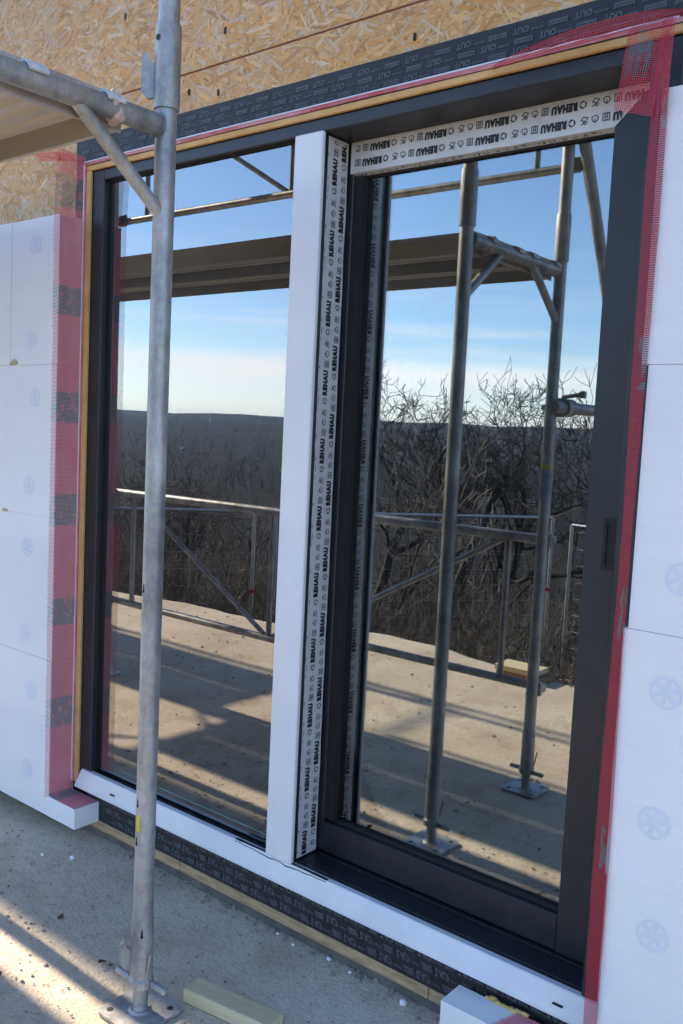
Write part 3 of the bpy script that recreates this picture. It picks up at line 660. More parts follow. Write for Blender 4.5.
# ================================================================== SLIDING DOOR
door = thing('sliding_door', (.96, .1, .16), 'anthracite lift and slide terrace door mirroring the valley', 'door')
ZB, ZT = .16, 2.286
MB().rbox((0, 0, ZB + .03), (.0625, .2, ZT), .003).build('frame_jamb', M['anthracite'], door)
MB().rbox((1.904, 0, ZB), (1.972, .2, ZT), .003).build('frame_jamb', M['anthracite'], door)
MB().rbox((.0628, .0005, 2.250), (1.9038, .2, ZT), .003).build('frame_head', M['anthracite'], door)
MB().box((.063, .019, .2176), (.0655, .024, 2.2495)).build('glazing_bead', M['black_rubber'], door)
MB().box((.0657, .019, 2.246), (.9405, .024, 2.2495)).build('glazing_bead', M['black_rubber'], door)
th = MB(); th.rbox((.0628, .002, ZB), (1.9037, .024, .2175), .002); th.rbox((.9415, .0242, ZB), (1.9037, .2, .2215), .003); th.rbox((.9705, .003, .2177), (1.9035, .0241, .222), .001)
th.build('threshold', M['anthracite'], door)
MB().rbox((1.04, .100, .2216), (1.9035, .112, .2262), .001).build('track_seal', M['black_rubber'], door)
# white cover strip of the sill, leaning a little back
m = MB(); y0, y1 = -.022, -.002
m.prism([(0.0, y0, ZB - .001), (0.0, y1 + .012, ZB - .001), (0.0, y1 + .012, .2235), (0.0, y1 - .003, .2235), (0.0, y1 - .006, .2215), (0.0, y0, ZB + .006)], (1.962, 0, 0))
V = m.v
m.v = [(x + (.022 * (z - ZB) / .063 if x < .5 else 0), y, z) for x, y, z in m.v]       # mitred left end
m.build('sill_strip', M['sill_white'], door)
for x in (.20, 1.845):
    sl = MB(); sl.prism([(x, -.0195, .185), (x, -.0195 - .0002, .185), (x + .002, -.0185, .1905), (x + .002, -.018, .1905)], (.026, 0, 0)); sl.build('drain_slot', M['black_rubber'], door)
# torn dark gasket lying over the strip below the post
V = []; F = []; n = 40
for i in range(n + 1):
    x = .80 + .36 * i / n; d = .0045 + .009 * math.sin(math.pi * i / n) ** 2 * (.5 + .5 * mnoise.noise(Vector((x * 22, 1, 1)))) + .002 * mnoise.noise(Vector((x * 60, 1, 1)))
    V += [(x, .001, .2262), (x, -.0035, .2256), (x, -.0085 - .25 * d, .2235 - d)]
for i in range(n):
    for j in range(2): a = i * 3 + j; F.append((a, a + 3, a + 4, a + 1))
MB().add(V, F).build('loose_gasket', M['black_rubber'], door, fix=False)
# post with white cover and printed protective film
MB().rbox((.928, -.012, .2245), (1.0285, .003, 2.2495), .003).build('post_cover', M['white_pvc'], door)
MB().rbox((.941, .0033, .2225), (1.0185, .109, 2.2495), .002).build('post', M['anthracite'], door)
V = []; F = []; n = 90; FY0, FY1 = .0235, .1085
for i in range(n + 1):
    z = .228 + (2.246 - .228) * i / n; e0 = FY0 + .0016 * mnoise.noise(Vector((z * 30, 0, 0))); e1 = FY1 + .0022 * mnoise.noise(Vector((z * 9, 5, 0)))
    for j in range(4): V.append((1.0196 + .0006 * mnoise.noise(Vector((z * 12, j, 3))), e0 + (e1 - e0) * j / 3, z))
for i in range(n):
    for j in range(3): a = i * 4 + j; F.append((a, a + 1, a + 5, a + 4))
film = MB().add(V, F).build('protective_film', M['film'], door, fix=False)
m = MB()
def pl_post(u, v): return (1.0208, FY0 + v, .228 + u)     # u runs up the post, letters lean their tops towards the outside
def pl_post2(u, v): return (1.0208, FY1 - .0 - v, .228 + u)
clip = (0.004, 2.012, .0015, .082)
brand_row(m, 0, 2.02, .044, lambda u, v: (1.0208, FY0 + .084 - v, .228 + u), .0200, -.110, .189, clip)
brand_row(m, 0, 2.02, .008, lambda u, v: (1.0208, FY0 + .084 - v, .228 + u), .0200, -.040, .189, clip)
brand_row(m, 0, 2.02, .080, lambda u, v: (1.0208, FY0 + .084 - v, .228 + u), .0200, -.020, .189, (0.004, 2.012, .0015, .0838))
m.build('printed_lettering', M['print_black'], film, fix=False)
# fixed light
MB().box((.063, .0245, .2045), (.9405, .0285, 2.2495)).build('fixed_pane', M['glass_fixed'], door)
MB().box((.063, .0465, .2045), (.9405, .0495, 2.2495)).build('inner_pane', M['glass_inner'], door)
MB().box((.063, .0505, .16), (.9405, .2, .2045)).build('bottom_frame', M['anthracite'], door)
MB().box((.20, .0228, .2590), (.9275, .0241, .2608)).build('green_strip', M['green_line'], door)  # thin green strip just in front of the fixed pane
# sliding sash
SY0, SY1 = .1145, .19
st = MB(); st.prism([(1.785, SY0, .2265), (1.9035, SY0, .2265), (1.9035, SY0, 2.2498), (1.874, SY0, 2.2498), (1.785, SY0, 2.165)], (0, SY1 - SY0, 0))
stile = st.build('sash_stile', M['anthracite'], door)
MB().rbox((.945, SY0 + .004, .2265), (1.0345, SY1, 2.2495), .002).build('sash_stile', M['anthracite'], door)
rail = MB().rbox((1.0345, SY0 + .0005, .2268), (1.7845, SY1, .3165), .003).build('sash_rail', M['anthracite'], door)
top = MB().prism([(1.0345, SY0 + .002, 2.170), (1.784, SY0 + .002, 2.170), (1.868, SY0 + .002, 2.2495), (1.0345, SY0 + .002, 2.2495)], (0, .07, 0)).build('sash_rail', M['anthracite'], door)
MB().box((1.0348, .122, .3252), (1.066, .1465, 2.1578)).build('glazing_gasket', M['black_rubber'], door)  # widened dark strip, added to hide part of the film's mirror image
MB().box((1.0345, .134, .3166), (1.7845, .1465, .325)).build('glazing_gasket', M['black_rubber'], door)
MB().box((1.0345, .134, 2.158), (1.7845, .1465, 2.1698)).build('glazing_gasket', M['black_rubber'], door)
MB().box((1.0345, .147, .3168), (1.7845, .151, 2.1695)).build('sash_pane', M['glass_outer'], door)
MB().box((1.0345, .171, .3168), (1.7845, .175, 2.1695)).build('inner_pane', M['glass_inner'], door)
h = MB()
for a, b in (((1.829, SY0 - .004, 1.172), (1.869, SY0, 1.184)), ((1.829, SY0 - .004, 1.280), (1.869, SY0, 1.292)), ((1.829, SY0 - .004, 1.184), (1.838, SY0, 1.280)), ((1.850, SY0 - .004, 1.184), (1.869, SY0, 1.280)), ((1.838, SY0 - .001, 1.184), (1.850, SY0 + .0, 1.280))): h.box(a, b)
ho = h.build('recessed_handle', M['black_rubber'], stile)
# film on the sash top rail, with folded lower lip; printing upside down
ft = MB(); V = []; F = []; n = 40
for i in range(n + 1):
    t = i / n; xb = 1.026 + (1.785 - 1.026) * t; xt = 1.026 + (1.872 - 1.026) * t
    wv = .0007 * mnoise.noise(Vector((xb * 9, 2, 0)))
    V += [(xb, SY0 + .0185, 2.1610), (xb, SY0 - .001 + wv, 2.1665 + .0012 * mnoise.noise(Vector((xb * 14, 0, 1)))), ((xb + xt) / 2, SY0 - .0012 - wv, 2.208), (xt, SY0 - .001, 2.2490)]
for i in range(n):
    for j in range(3): a = i * 4 + j; F.append((a, a + 4, a + 5, a + 1))
f2 = ft.add(V, F).build('protective_film', M['film'], door, fix=False)
m = MB()
def pl_top(u, v): return (1.868 - u, SY0 - .0026, 2.249 - v)
brand_row(m, 0, .84, .012, pl_top, .0200, -.11, .178, (.012, .828, .001, .078))
brand_row(m, 0, .84, .049, pl_top, .0200, -.085, .178, (.06, .828, .001, .0795))
m.build('printed_lettering', M['print_black'], f2, fix=False)
m = MB(); brand_row(m, 0, .84, .0, lambda u, v: (1.80 - u, SY0 + .003 + v * .6, 2.1640 - v * .22), .0185, -.10, .178, (.04, .76, .001, .018)); m.build('printed_lettering', M['print_black'], f2, fix=False)
# sealing strips around the frame
MB().rbox((-.022, -.010, ZT + .0005), (1.99, .0015, 2.304), .002).build('sealing_strip', M['orange_foam'], door)
MB().rbox((-.022, -.010, .168), (-.0005, .0015, ZT), .002).build('sealing_strip', M['orange_foam'], door)
m = MB()
for i in range(60):
    x0 = -.03 + 2.02 * i / 60; x1 = -.03 + 2.02 * (i + 1) / 60; za = 2.3042 + .002 * mnoise.noise(Vector((x0 * 3, 0, 0))); zb = 2.3042 + .002 * mnoise.noise(Vector((x1 * 3, 0, 0)))
    m.add([(x0, -.013, za), (x1, -.013, zb), (x1, -.016, zb + .0085), (x0, -.016, za + .0085)], [(0, 1, 2, 3)])
m.build('mesh_edge', M['strip_pink'], door, fix=False)
MB().rbox((-.034, -.0145, 2.3135), (1.96, -.004, 2.3185), .001).build('profile_edge', M['strip_white'], door)
MB().rbox((-.0335, -.0145, .168), (-.0285, -.004, 2.313), .001).build('profile_edge', M['strip_white'], door)
MB().rbox((-.0283, -.013, .168), (-.0225, -.004, 2.304), .001).build('mesh_edge', M['strip_pink'], door)

# ================================================================== INSULATION
FR = -.10
def dowel(parent, x, z, y):
    m = MB(); n = 28; V = []; F = []
    def ringsec(r0, r1, a0, a1, k):
        b = len(V)
        for i in range(k + 1):
            a = a0 + (a1 - a0) * i / k
            V.extend([(x + r0 * math.cos(a), y - .0006, z + r0 * math.sin(a)), (x + r1 * math.cos(a), y - .0006, z + r1 * math.sin(a))])
        for i in range(k): F.append((b + 2 * i, b + 2 * i + 1, b + 2 * i + 3, b + 2 * i + 2))
    ringsec(.027, .0335, 0, 2 * math.pi, n)
    ringsec(.0002, .0105, 0, 2 * math.pi, 14)
    for k in range(6):
        a = k * math.pi / 3 + .3; d = .0042
        c, s = math.cos(a), math.sin(a); b = len(V)
        for r_, q in ((.010, -d), (.0275, -d * 1.5), (.0275, d * 1.5), (.010, d)): V.append((x + r_ * c - q * s, y - .0007, z + r_ * s + q * c))
        F.append((b, b + 1, b + 2, b + 3))
    m.add(V, F).build('dowel_cap', M['cap_plug'], parent, fix=False)
def board(parent, pts, y0=FR, y1=.0, name='insulation_board'):
    m = MB(); m.prism([(p[0], y0, p[1]) for p in pts], (0, y1 - y0, 0)); o = m.build(name, M['eps'], parent)
    bv = o.modifiers.new('bevel', 'BEVEL'); bv.width = .0005; bv.segments = 1; bv.limit_method = 'ANGLE'
    return o
def rect(x0, x1, z0, z1, g=-.0004): return [(x0 + g, z0 + g), (x1 - g, z0 + g), (x1 - g, z1 - g), (x0 + g, z1 - g)]
cl = thing('insulation_cladding', (-.6, -.05, .06), 'white foam insulation boards left of the door with red mesh on the reveal', 'insulation')
XL = -.037
b0 = board(cl, [(-.80, .06), (.118, .06), (.118, .131), (XL, .131), (XL, .614), (-.80, .614)], FR)
b1 = board(cl, rect(-1.05, XL, .6155, 1.114), FR + .0012)
b2 = board(cl, rect(-.56, XL, 1.1155, 1.634), FR - .0008)
b3 = board(cl, rect(-.325, XL, 1.6355, 2.130), FR + .0006)
b4 = board(cl, rect(-1.3, -.3265, 1.6355, 2.130), FR - .001)
b5 = board(cl, rect(-1.56, -.5615, 1.1155, 1.634), FR + .0008)
for z0, z1, xe in ((.06, .614, -.8015), (.6155, 1.114, -1.0515), (1.1155, 1.634, -1.5615), (1.6355, 2.130, -1.3015)):
    x = xe
    while x > -6: board(cl, rect(x - 1, x - .0012, z0, z1), FR + rng.uniform(-.001, .001)); x -= 1.0
for b, ps in ((b3, [(-.175, 2.04), (-.195, 1.72)]), (b2, [(-.164, 1.524), (-.192, 1.216)]), (b1, [(-.198, .996), (-.202, .685)]), (b0, [(-.157, .486), (-.174, .198)]), (b4, [(-.55, 1.95)]), (b5, [(-.8, 1.4)])):
    for (x, z) in ps: dowel(b, x, z, {b0: FR, b1: FR + .0012, b2: FR - .0008, b3: FR + .0006, b4: FR - .001, b5: FR + .0008}[b])
def blob(parent, name, c, s, m_, seed=0, sub=2):
    import bmesh
    bm = bmesh.new(); bmesh.ops.create_icosphere(bm, subdivisions=sub, radius=1)
    o0 = ORG.get(parent, Vector()) if parent is not None else Vector()
    for v in bm.verts:
        k = 1 + .45 * mnoise.noise(v.co * 1.7 + Vector((seed * 3.1, 0, 0))); v.co = Vector((v.co.x * s[0] * k, v.co.y * s[1] * k, v.co.z * s[2] * k)) + (Vector(c) - o0 if parent is not None else Vector())
    me = bpy.data.meshes.new(name); bm.to_mesh(me); bm.free(); o = link(name, me, m_, parent, smooth=True)
    if parent is None: o.location = c
    return o
blob(b2, 'glue_smear', (-.30, FR - .001, 1.645), (.022, .004, .010), M['residue'], 1)
blob(b2, 'glue_smear', (-.315, FR - .001, 1.640), (.012, .003, .005), M['residue'], 2)
blob(b1, 'glue_smear', (-.345, FR - .001, 1.116), (.02, .003, .007), M['residue'], 3)
cr = thing('insulation_cladding', (2.4, -.05, .06), 'white foam insulation boards right of the door with round dowel caps', 'insulation')
c0 = board(cr, rect(1.981, 2.9, .06, .572), FR + .001)
c1 = board(cr, rect(1.977, 2.66, .5735, 1.091), FR - .0012)
c2 = board(cr, rect(1.986, 3.0, 1.0925, 1.62), FR + .0006)
c3 = board(cr, rect(1.972, 2.5, 1.6215, 2.147), FR - .0004)
for xe, z0, z1 in ((2.9015, .06, .572), (2.6615, .5735, 1.091), (3.0015, 1.0925, 1.62), (2.5015, 1.6215, 2.147)):
    x = xe
    while x < 5.5: board(cr, rect(x, x + .9988, z0, z1), FR + rng.uniform(-.001, .001)); x += 1.0
for b, ps in ((c2, [(2.085, 1.205), (2.42, 1.5)]), (c1, [(2.072, .977), (2.069, .709)]), (c0, [(2.084, .477), (2.08, .2)]), (c3, [(2.25, 1.9)])):
    for (x, z) in ps: dowel(b, x, z, {c0: FR + .001, c1: FR - .0012, c2: FR + .0006, c3: FR - .0004}[b])
blk = thing('insulation_block', (1.78, -.06, 0), 'small white foam block standing under the right end of the sill', 'insulation')
bo = board(blk, [(1.606, .003), (1.964, .003), (1.964, .127), (1.606, .127)], -.107, -.0235, 'block_body')
for k in range(8): blob(blk, 'foam_bead', (1.69 + .013 * k + .004 * math.sin(k * 5), -.0230 + .004 * math.sin(k * 2.1), .129 + .002 * math.sin(k * 1.3)), (.012 + .004 * math.sin(k * 3), .006, .0045), M['pu_foam'], k, 2)

# ------------------------------------------------------------------ reinforcement mesh, every thread a strip
def mesh_sheet(name, parent, P, lu, lv, tint, pu=.0045, pv=.0045, wu=.0011, wv=.0016, su=6, sv=80, umin=0.0, jit=.02):
    V = []; F = []; T = []
    nu = max(2, int(lu / pu)); nv = max(2, int(lv / pv))
    for j in range(nv + 1):                       # threads across
        v = j / nv; hw = wv / lv / 2; e0 = rng.uniform(0, jit); e1 = 1 - rng.uniform(0, jit); b = len(V)
        for i in range(su + 1):
            u = e0 + (e1 - e0) * i / su; V += [P(u, v - hw), P(u, v + hw)]
        for i in range(su): F.append((b + 2 * i, b + 2 * i + 2, b + 2 * i + 3, b + 2 * i + 1)); T.append(tint(e0 + (e1 - e0) * (i + .5) / su, v))
    for i in range(nu + 1):                       # threads along
        u = umin + (1 - umin) * i / nu; hw = wu / lu / 2; b = len(V)
        for j in range(sv + 1):
            v = j / sv; a, c = Vector(P(u - hw, v)), Vector(P(u + hw, v)); V += [a, c]
        for j in range(sv): F.append((b + 2 * j, b + 2 * j + 1, b + 2 * j + 3, b + 2 * j + 2)); T.append(tint(u, (j + .5) / sv))
    o0 = ORG.get(parent, Vector()); me = bpy.data.meshes.new(name)
    me.from_pydata([(v[0] - o0.x, v[1] - o0.y, v[2] - o0.z) for v in V], [], F); me.update()
    at = me.attributes.new('tint', 'FLOAT_COLOR', 'FACE'); at.data.foreach_set('color', np.array([(*t, 1) for t in T], np.float32).ravel())
    o = link(name, me, M['mesh'], parent); return o
RED = (.80, .115, .17); RED2 = (.86, .22, .27); DARK = (.20, .165, .165)
def tint_print(period, lo, hi, off=0.0, glyph=True):
    def f(u, v):
        p = (v * 2.2 + off) % period
        if lo < p < hi and (not glyph or mnoise.noise(Vector((u * 9.0, (v * 2.2) * 60, 3))) > -.30): return DARK
        k = .5 + .5 * mnoise.noise(Vector((u * 3, v * 40, 1))); return tuple(a * (1 - k) + b * k for a, b in zip(RED, RED2))
    return f
ml = thing('reinforcing_mesh', (-.03, -.05, .13), 'pink-red glass fibre mesh strip on the left door reveal', 'mesh')
def Pl(u, v):
    z = .137 + (2.335 - .137) * v; wob = .0015 * mnoise.noise(Vector((u * 4, z * 9, 0)))
    x = XL + .0036 + .002 * math.sin(z * 2) + .006 * max(0, .25 - u) * math.sin(z * 5); y = -.124 + u * .119
    if z > 2.13: x += (z - 2.13) * .06 * (1 - u)
    return (x + wob, y + wob, z)
mesh_sheet('mesh_strip', ml, Pl, .128, 2.2, tint_print(.355, .245, .345, .0), su=9, sv=120, umin=.22, jit=.035)
def Pb(u, v): return (XL + .004 + .150 * v, -.1 + .094 * u - .002, .1345 + .0016 * mnoise.noise(Vector((u * 5, v * 5, 2))) + .006 * max(0, .12 - v) / .12)
def tint_b(u, v): return DARK if v < .34 and mnoise.noise(Vector((u * 5, v * 12, 0))) > -.3 else RED
mesh_sheet('mesh_fold', ml, Pb, .094, .15, tint_b, pu=.004, pv=.004, sv=14)
def Pf(u, v): return (XL + .01 - .19 * v, -.098 + .085 * u * (1 - .55 * v), 2.325 + .010 * math.sin(v * 2.5) - .012 * u + .02 * v * v + .004 * math.sin(u * 7 + v * 4))
mesh_sheet('mesh_flap', ml, Pf, .085, .135, lambda u, v: RED, pu=.0035, pv=.0035, sv=14)
mr = thing('reinforcing_mesh', (1.95, -.06, .17), 'crimson glass fibre mesh hanging along the right edge of the door', 'mesh')
def Pr(u, v):
    z = .15 + (2.2 - .15) * v; bul = .010 * math.sin(v * 9) + .006 * mnoise.noise(Vector((0, 0, z * 3)))
    xe = 1.984 + .003 * math.sin(z * 4)
    return (xe - .029 * (1 - u) - bul * .6 * (1 - u), -.1065 + .006 * (1 - u) + .002 * mnoise.noise(Vector((u * 3, z * 12, 0))), z)
def tint_r(u, v):
    p = (v * 2.05 - .02) % .5
    return DARK if .40 < p < .52 and u > .35 and mnoise.noise(Vector((u * 3, v * 60, 3))) > 0 else (.38, .016, .038)  # strip tinted a deeper red than the flaps, shade put into the colour
mesh_sheet('mesh_strip', mr, Pr, .042, 2.05, tint_r, pu=.004, wv=.0022, wu=.0011, su=6, sv=110)
def bil(c, bulge):
    c = [Vector(q) for q in c]
    def P(u, v):
        p = (c[0] * (1 - u) + c[1] * u) * (1 - v) + (c[3] * (1 - u) + c[2] * u) * v
        return (p.x, p.y - bulge * math.sin(u * math.pi) * math.sin(v * math.pi) + .003 * mnoise.noise(Vector((u * 4, v * 4, 1))), p.z)
    return P
def tint_f(u, v):
    uu = u * 1.0
    if .22 < v < .62 and .1 < u < .72 and ((u * 5.2) % 1 < .58 or v < .34): return DARK
    if .05 < v < .2 and .3 < u < .55 and (u - .42) ** 2 * 4 + (v - .13) ** 2 * 9 > .012: return DARK
    return (.52, .02, .045)
mesh_sheet('mesh_flap', mr, bil([(1.872, -.045, 2.300), (1.975, -.085, 2.285), (1.955, -.105, 2.098), (1.857, -.055, 2.142)], .012), .088, .20, tint_f, pu=.0047, pv=.0047, wu=.0014, wv=.0014, su=8, sv=20)
mesh_sheet('mesh_flap', mr, bil([(1.950, -.07, 2.290), (1.992, -.115, 2.27), (1.988, -.118, 2.1), (1.953, -.095, 2.1)], .006), .04, .2, lambda u, v: (.50, .02, .045), pu=.003, pv=.0045, su=4, sv=12)
def Pt(u, v):
    x = 1.55 + .52 * v; zt = 2.298 + .024 * abs(math.sin(min(1, v * 1.15) * math.pi)) ** .8; zl = 2.288
    return (x, -.035 - .055 * v + .004 * math.sin(u * 9), zl + (zt - zl) * u - .035 * max(0, v - .75))
mesh_sheet('mesh_fold', mr, Pt, .03, .58, lambda u, v: (.50, .025, .05), pu=.0036, pv=.0055, wv=.0014, wu=.0013, sv=30)
mbk = mesh_sheet('mesh_scrap', blk, bil([(1.74, -.108, .1290), (1.962, -.109, .1290), (1.962, -.026, .1292), (1.765, -.026, .1292)], 0), .2, .09, lambda u, v: RED, pu=.0045, pv=.0045, su=4, sv=6)

# ================================================================== SCAFFOLD
TUBE = .02415; TR = 2.127; Y1, Y2 = -.500, -1.2105
def base_jack(parent, x, y):
    m = MB(); m.lathe((x, y, 0), [(.008, .021), (.012, .0185), (.03, .0175)] + [(.03 + .006 * k, .0175 + .0018 * (k % 2)) for k in range(1, 16)] + [(.125, .017)], 14); j = m.build('jack_screw', M['galv'], parent, smooth=True)
    m = MB(); n = 8; a = .078; pts = []
    for cx, cy, st in ((a, a, 0), (-a, a, 90), (-a, -a, 180), (a, -a, 270)):
        for k in range(4): an = R(st + 30 * k); pts.append((x + math.copysign(a - .02, cx) + .02 * math.cos(an), y + math.copysign(a - .02, cy) + .02 * math.sin(an), .0015))
    m.prism(pts, (0, 0, .008)); m.lathe((x, y, 0), [(.0095, .030), (.014, .024)], 14); pl = m.build('base_plate', M['galv'], j)
    for sx in (-1, 1):
        for sy in (-1, 1): MB().tube((x + sx * .052, y + sy * .052, .0096), (x + sx * .052, y + sy * .052, .0100), .0085, n=12).build('bolt_hole', M['black_rubber'], j)
    m = MB(); m.lathe((x, y, 0), [(.070, .026), (.074, .031), (.094, .031), (.100, .026)], 14)
    for s in (-1, 1): m.rbox((x + s * .028, y - .008 + s * .01, .076), (x + s * .082, y + .008 + s * .01, .092), .004)
    m.build('wing_nut', M['galv'], j)
def gus(parent, y, sgn):
    MB().tube((FX[0], y + sgn * .012, 1.935), (FX[0], y + sgn * .235, TR - .012), .0155, n=12).build('gusset', M['galv'], parent, smooth=True)
FX = [0]
def lug(parent, x, y, z0, z1, w):
    c, s_ = math.cos(R(226)), math.sin(R(226)); m = MB(); r0 = .0235
    pts = [(r0, z0), (r0 + w * .55, z0 - .004), (r0 + w, z0 + .012), (r0 + w, z1 - .014), (r0 + w * .6, z1), (r0 + w * .45, z1 - .02), (r0, z1 - .03)]
    m.prism([(x + c * a - s_ * -.004, y + s_ * a + c * -.004, z) for a, z in pts], (-s_ * .008, c * .008, 0)); m.build('locking_lug', M['galv'], parent)
def frame(x, dy, label, upper=False, slots=False):
    FX[0] = x; z0 = 2.0 if upper else 0
    t = thing('scaffold', (x, Y1 + dy, z0), label, 'scaffold', 'scaffold frames along the facade')
    for y, w in ((Y1 + dy, 0), (Y2 + dy, 1)):
        if upper:
            u = MB().lathe((x, y, 0), [(2.19, .0242), (4.15, .0242)], 20).build('upright', M['galv'], t, smooth=True)
            MB().lathe((x, y, 0), [(2.165, .0285), (2.17, .0295), (2.335, .0295), (2.35, .0282), (2.352, .0243)], 20).build('sleeve', M['galv'], u, smooth=True)
            lug(u, x, y, 2.190, 2.290, .034)
            MB().tube((x + .0, y - .0292, 2.315), (x, y - .0302, 2.315), .007, n=10).build('bolt_hole', M['black_rubber'], u)
        else:
            u = MB().lathe((x, y, 0), [(.098, .0272), (.11, .0278), (.245, .0272), (.262, .0245), (.30, .0242), (2.17, .0242)], 20).build('upright', M['galv'], t, smooth=True)
            base_jack(t, x, y)
            lug(u, x, y, .118, .192, .030)
            MB().tube((x + .026, y - .006, .10), (x + .040, y - .006, .17), .0028, n=6).build('wire_clip', M['galv'], u)
            if slots and w == 0:
                for zz, an in ((1.07, 262), (.545, 264), (.45, 264), (.22, 318)):
                    ca, sa = math.cos(R(an)), math.sin(R(an)); r_ = .0243 if zz > .3 else .0279
                    k = MB()
                    for (hh, ww, dz) in ((.010, .0022, 0), (.0045, .0038, -.008)):
                        q = []
                        for i in range(10):
                            b = 2 * math.pi * i / 10; tt = ww * math.cos(b); q.append((x + r_ * ca - tt * sa, y + r_ * sa + tt * ca, zz + dz + hh * math.sin(b)))
                        k.prism(q, (ca * .0006, sa * .0006, 0))
                    k.build('key_slot', M['black_rubber'], u)
                ca, sa = math.cos(R(276)), math.sin(R(276)); q = [(x + .0244 * ca - tt * sa, y + .0244 * sa + tt * ca, zz) for tt, zz in ((-.006, .475), (.006, .475), (.006, .515), (-.006, .515))]
                MB().prism(q, (ca * .0004, sa * .0004, 0)).build('sticker', M['tag_yellow'], u)
            if slots and w == 1:
                MB().lathe((x, y, 0), [(1.215, .0248), (1.345, .0248)], 20).build('sticker', M['tag_blue'], u, smooth=True)
                MB().lathe((x, y, 0), [(1.3455, .0249), (1.36, .0249)], 20).build('sticker', M['tag_yellow'], u, smooth=True)
    if not upper:
        MB().tube((x, Y1 + dy - .023, TR), (x, Y2 + dy + .023, TR), TUBE, n=20).build('transom', M['galv'], t, smooth=True)
        m = MB()
        for y, s in ((Y1 + dy, -1), (Y2 + dy, 1)):
            m.tube((x, y + s * .0235, TR), (x, y + s * .031, TR), .0275, n=18)
        m.build('weld_collar', M['galv'], t, smooth=True)
        gus(t, Y1 + dy, -1); gus(t, Y2 + dy, 1)
    else:
        MB().tube((x, Y1 + dy - .023, 4.12), (x, Y2 + dy + .023, 4.12), TUBE, n=16).build('transom', M['galv'], t, smooth=True)
    return t
XA, XB, XC = .983, -1.587, -4.157
frame(XA, 0, 'galvanised scaffold frame whose upright stands in front of the door', slots=True)
frame(XA, 0, 'upper scaffold frame socketed on the upright in front of the door', upper=True)
frame(XB, 0, 'galvanised scaffold frame mirrored at the left edge of the fixed pane')
frame(XB, 0, 'upper scaffold frame mirrored at the top left corner of the fixed pane', upper=True)
frame(XC, 0, 'scaffold frame farther left along the facade, outside the picture')
SH = -.64
for k, x in enumerate((-4.42, -6.99, -9.56)):
    nm = ('nearest', 'second', 'third')[k]
    frame(x, SH, f'{nm} scaffold frame of the outer row throwing its shadow across the terrace')
    frame(x, SH, f'{nm} upper scaffold frame of the outer row left of the door', upper=True)

# decks
def plank(x0, x1, y0, y1, label):
    zt = 2.172; t = thing('scaffold_plank', ((x0 + x1) / 2, (y0 + y1) / 2, 2.10), label, 'plank', 'steel scaffold planks on the frames')
    w = y1 - y0; n = 5; prof = [(y0, zt), (y0, 2.098), (y0 + .012, 2.098), (y0 + .014, 2.150)]
    for k in range(n):
        a = y0 + .02 + (w - .04) * k / n; b = y0 + .02 + (w - .04) * (k + 1) / n; q = (b - a)
        prof += [(a + q * .12, 2.150), (a + q * .28, 2.138), (a + q * .72, 2.138), (a + q * .88, 2.150)]
    prof += [(y1 - .014, 2.150), (y1 - .012, 2.098), (y1, 2.098), (y1, zt)]
    MB().prism([(x0 + .035, y, z) for y, z in prof], (x1 - x0 - .07, 0, 0)).build('deck_sheet', M['deck_steel'], t)
    for x, s in ((x0, 1), (x1, -1)):
        MB().rbox((x + s * .0345, y0 + .0015, 2.092), (x + s * .028, y1 - .0015, zt - .001), .002).build('end_cap', M['deck_cap'], t)
        for y in (y0 + .055, y1 - .055):
            c = MB(); V = []; n2 = 9
            for i in range(n2 + 1):
                a = R(0 + 165 * i / n2); ca, sa = math.cos(a), math.sin(a)
                for r_ in (.0262, .0325): V += [(x + s * r_ * ca, y - .021, TR + r_ * sa), (x + s * r_ * ca, y + .021, TR + r_ * sa)]
            F = []
            for i in range(n2):
                o = 4 * i; F += [(o, o + 1, o + 5, o + 4), (o + 2, o + 6, o + 7, o + 3), (o, o + 4, o + 6, o + 2), (o + 1, o + 3, o + 7, o + 5)]
            F += [(0, 2, 3, 1), (4 * n2, 4 * n2 + 1, 4 * n2 + 3, 4 * n2 + 2)]
            c.add(V, F).build('claw', M['claw_white'] if s < 0 else M['galv'], t)
            MB().tube((x + s * .028, y + .05, 2.125), (x + s * .024, y + .05, 2.125), .009, n=6).build('bolt', M['galv'], t)
    return t
for x0, x1, dy, nm in ((XB, XA, 0, 'bay in front of the door'), (XC, XB, 0, 'bay left of the door'), (-6.99, -4.42, SH, 'nearer bay of the outer row'), (-9.56, -6.99, SH, 'farther bay of the outer row')):
    plank(x0, x1, -.896 + dy, -.600 + dy, 'ribbed steel scaffold plank nearer the wall, ' + nm)
    plank(x0, x1, -1.197 + dy, -.901 + dy, 'ribbed steel scaffold plank on the outer side, ' + nm)
# guard frames
def guard(x0, x1, y, z0, label, hh=.62):
    t = thing('guard_frame', ((x0 + x1) / 2, y, z0), label, 'railing', 'guard frames on the outer side of the scaffold'); r_ = .0185; xm = x0 + (x1 - x0) * .485
    MB().tube((x0 - .03, y, z0 + hh), (x1 + .03, y, z0 + hh), r_ + .003, n=12).build('top_rail', M['galv'], t, smooth=True)
    MB().tube((x0 - .03, y, z0), (x1 + .03, y, z0), r_, n=12).build('bottom_rail', M['galv'], t, smooth=True)
    for x in (x0 + .18, xm, x1 - .18): MB().tube((x, y, z0 + .012), (x, y, z0 + hh - .012), .0135, n=10).build('baluster', M['galv'], t, smooth=True)
    for x in (x0 + .20, x1 - .20): MB().tube((xm + (.03 if x > xm else -.03), y, z0 + .015), (x, y, z0 + hh - .015), .0125, n=10).build('brace', M['galv'], t, smooth=True)
    for x in (x0, x1):
        for z in (z0, z0 + hh): MB().rbox((x - .03, y + .012, z - .03), (x + .03, y + .034, z + .03), .005).build('clamp', M['galv'], t)
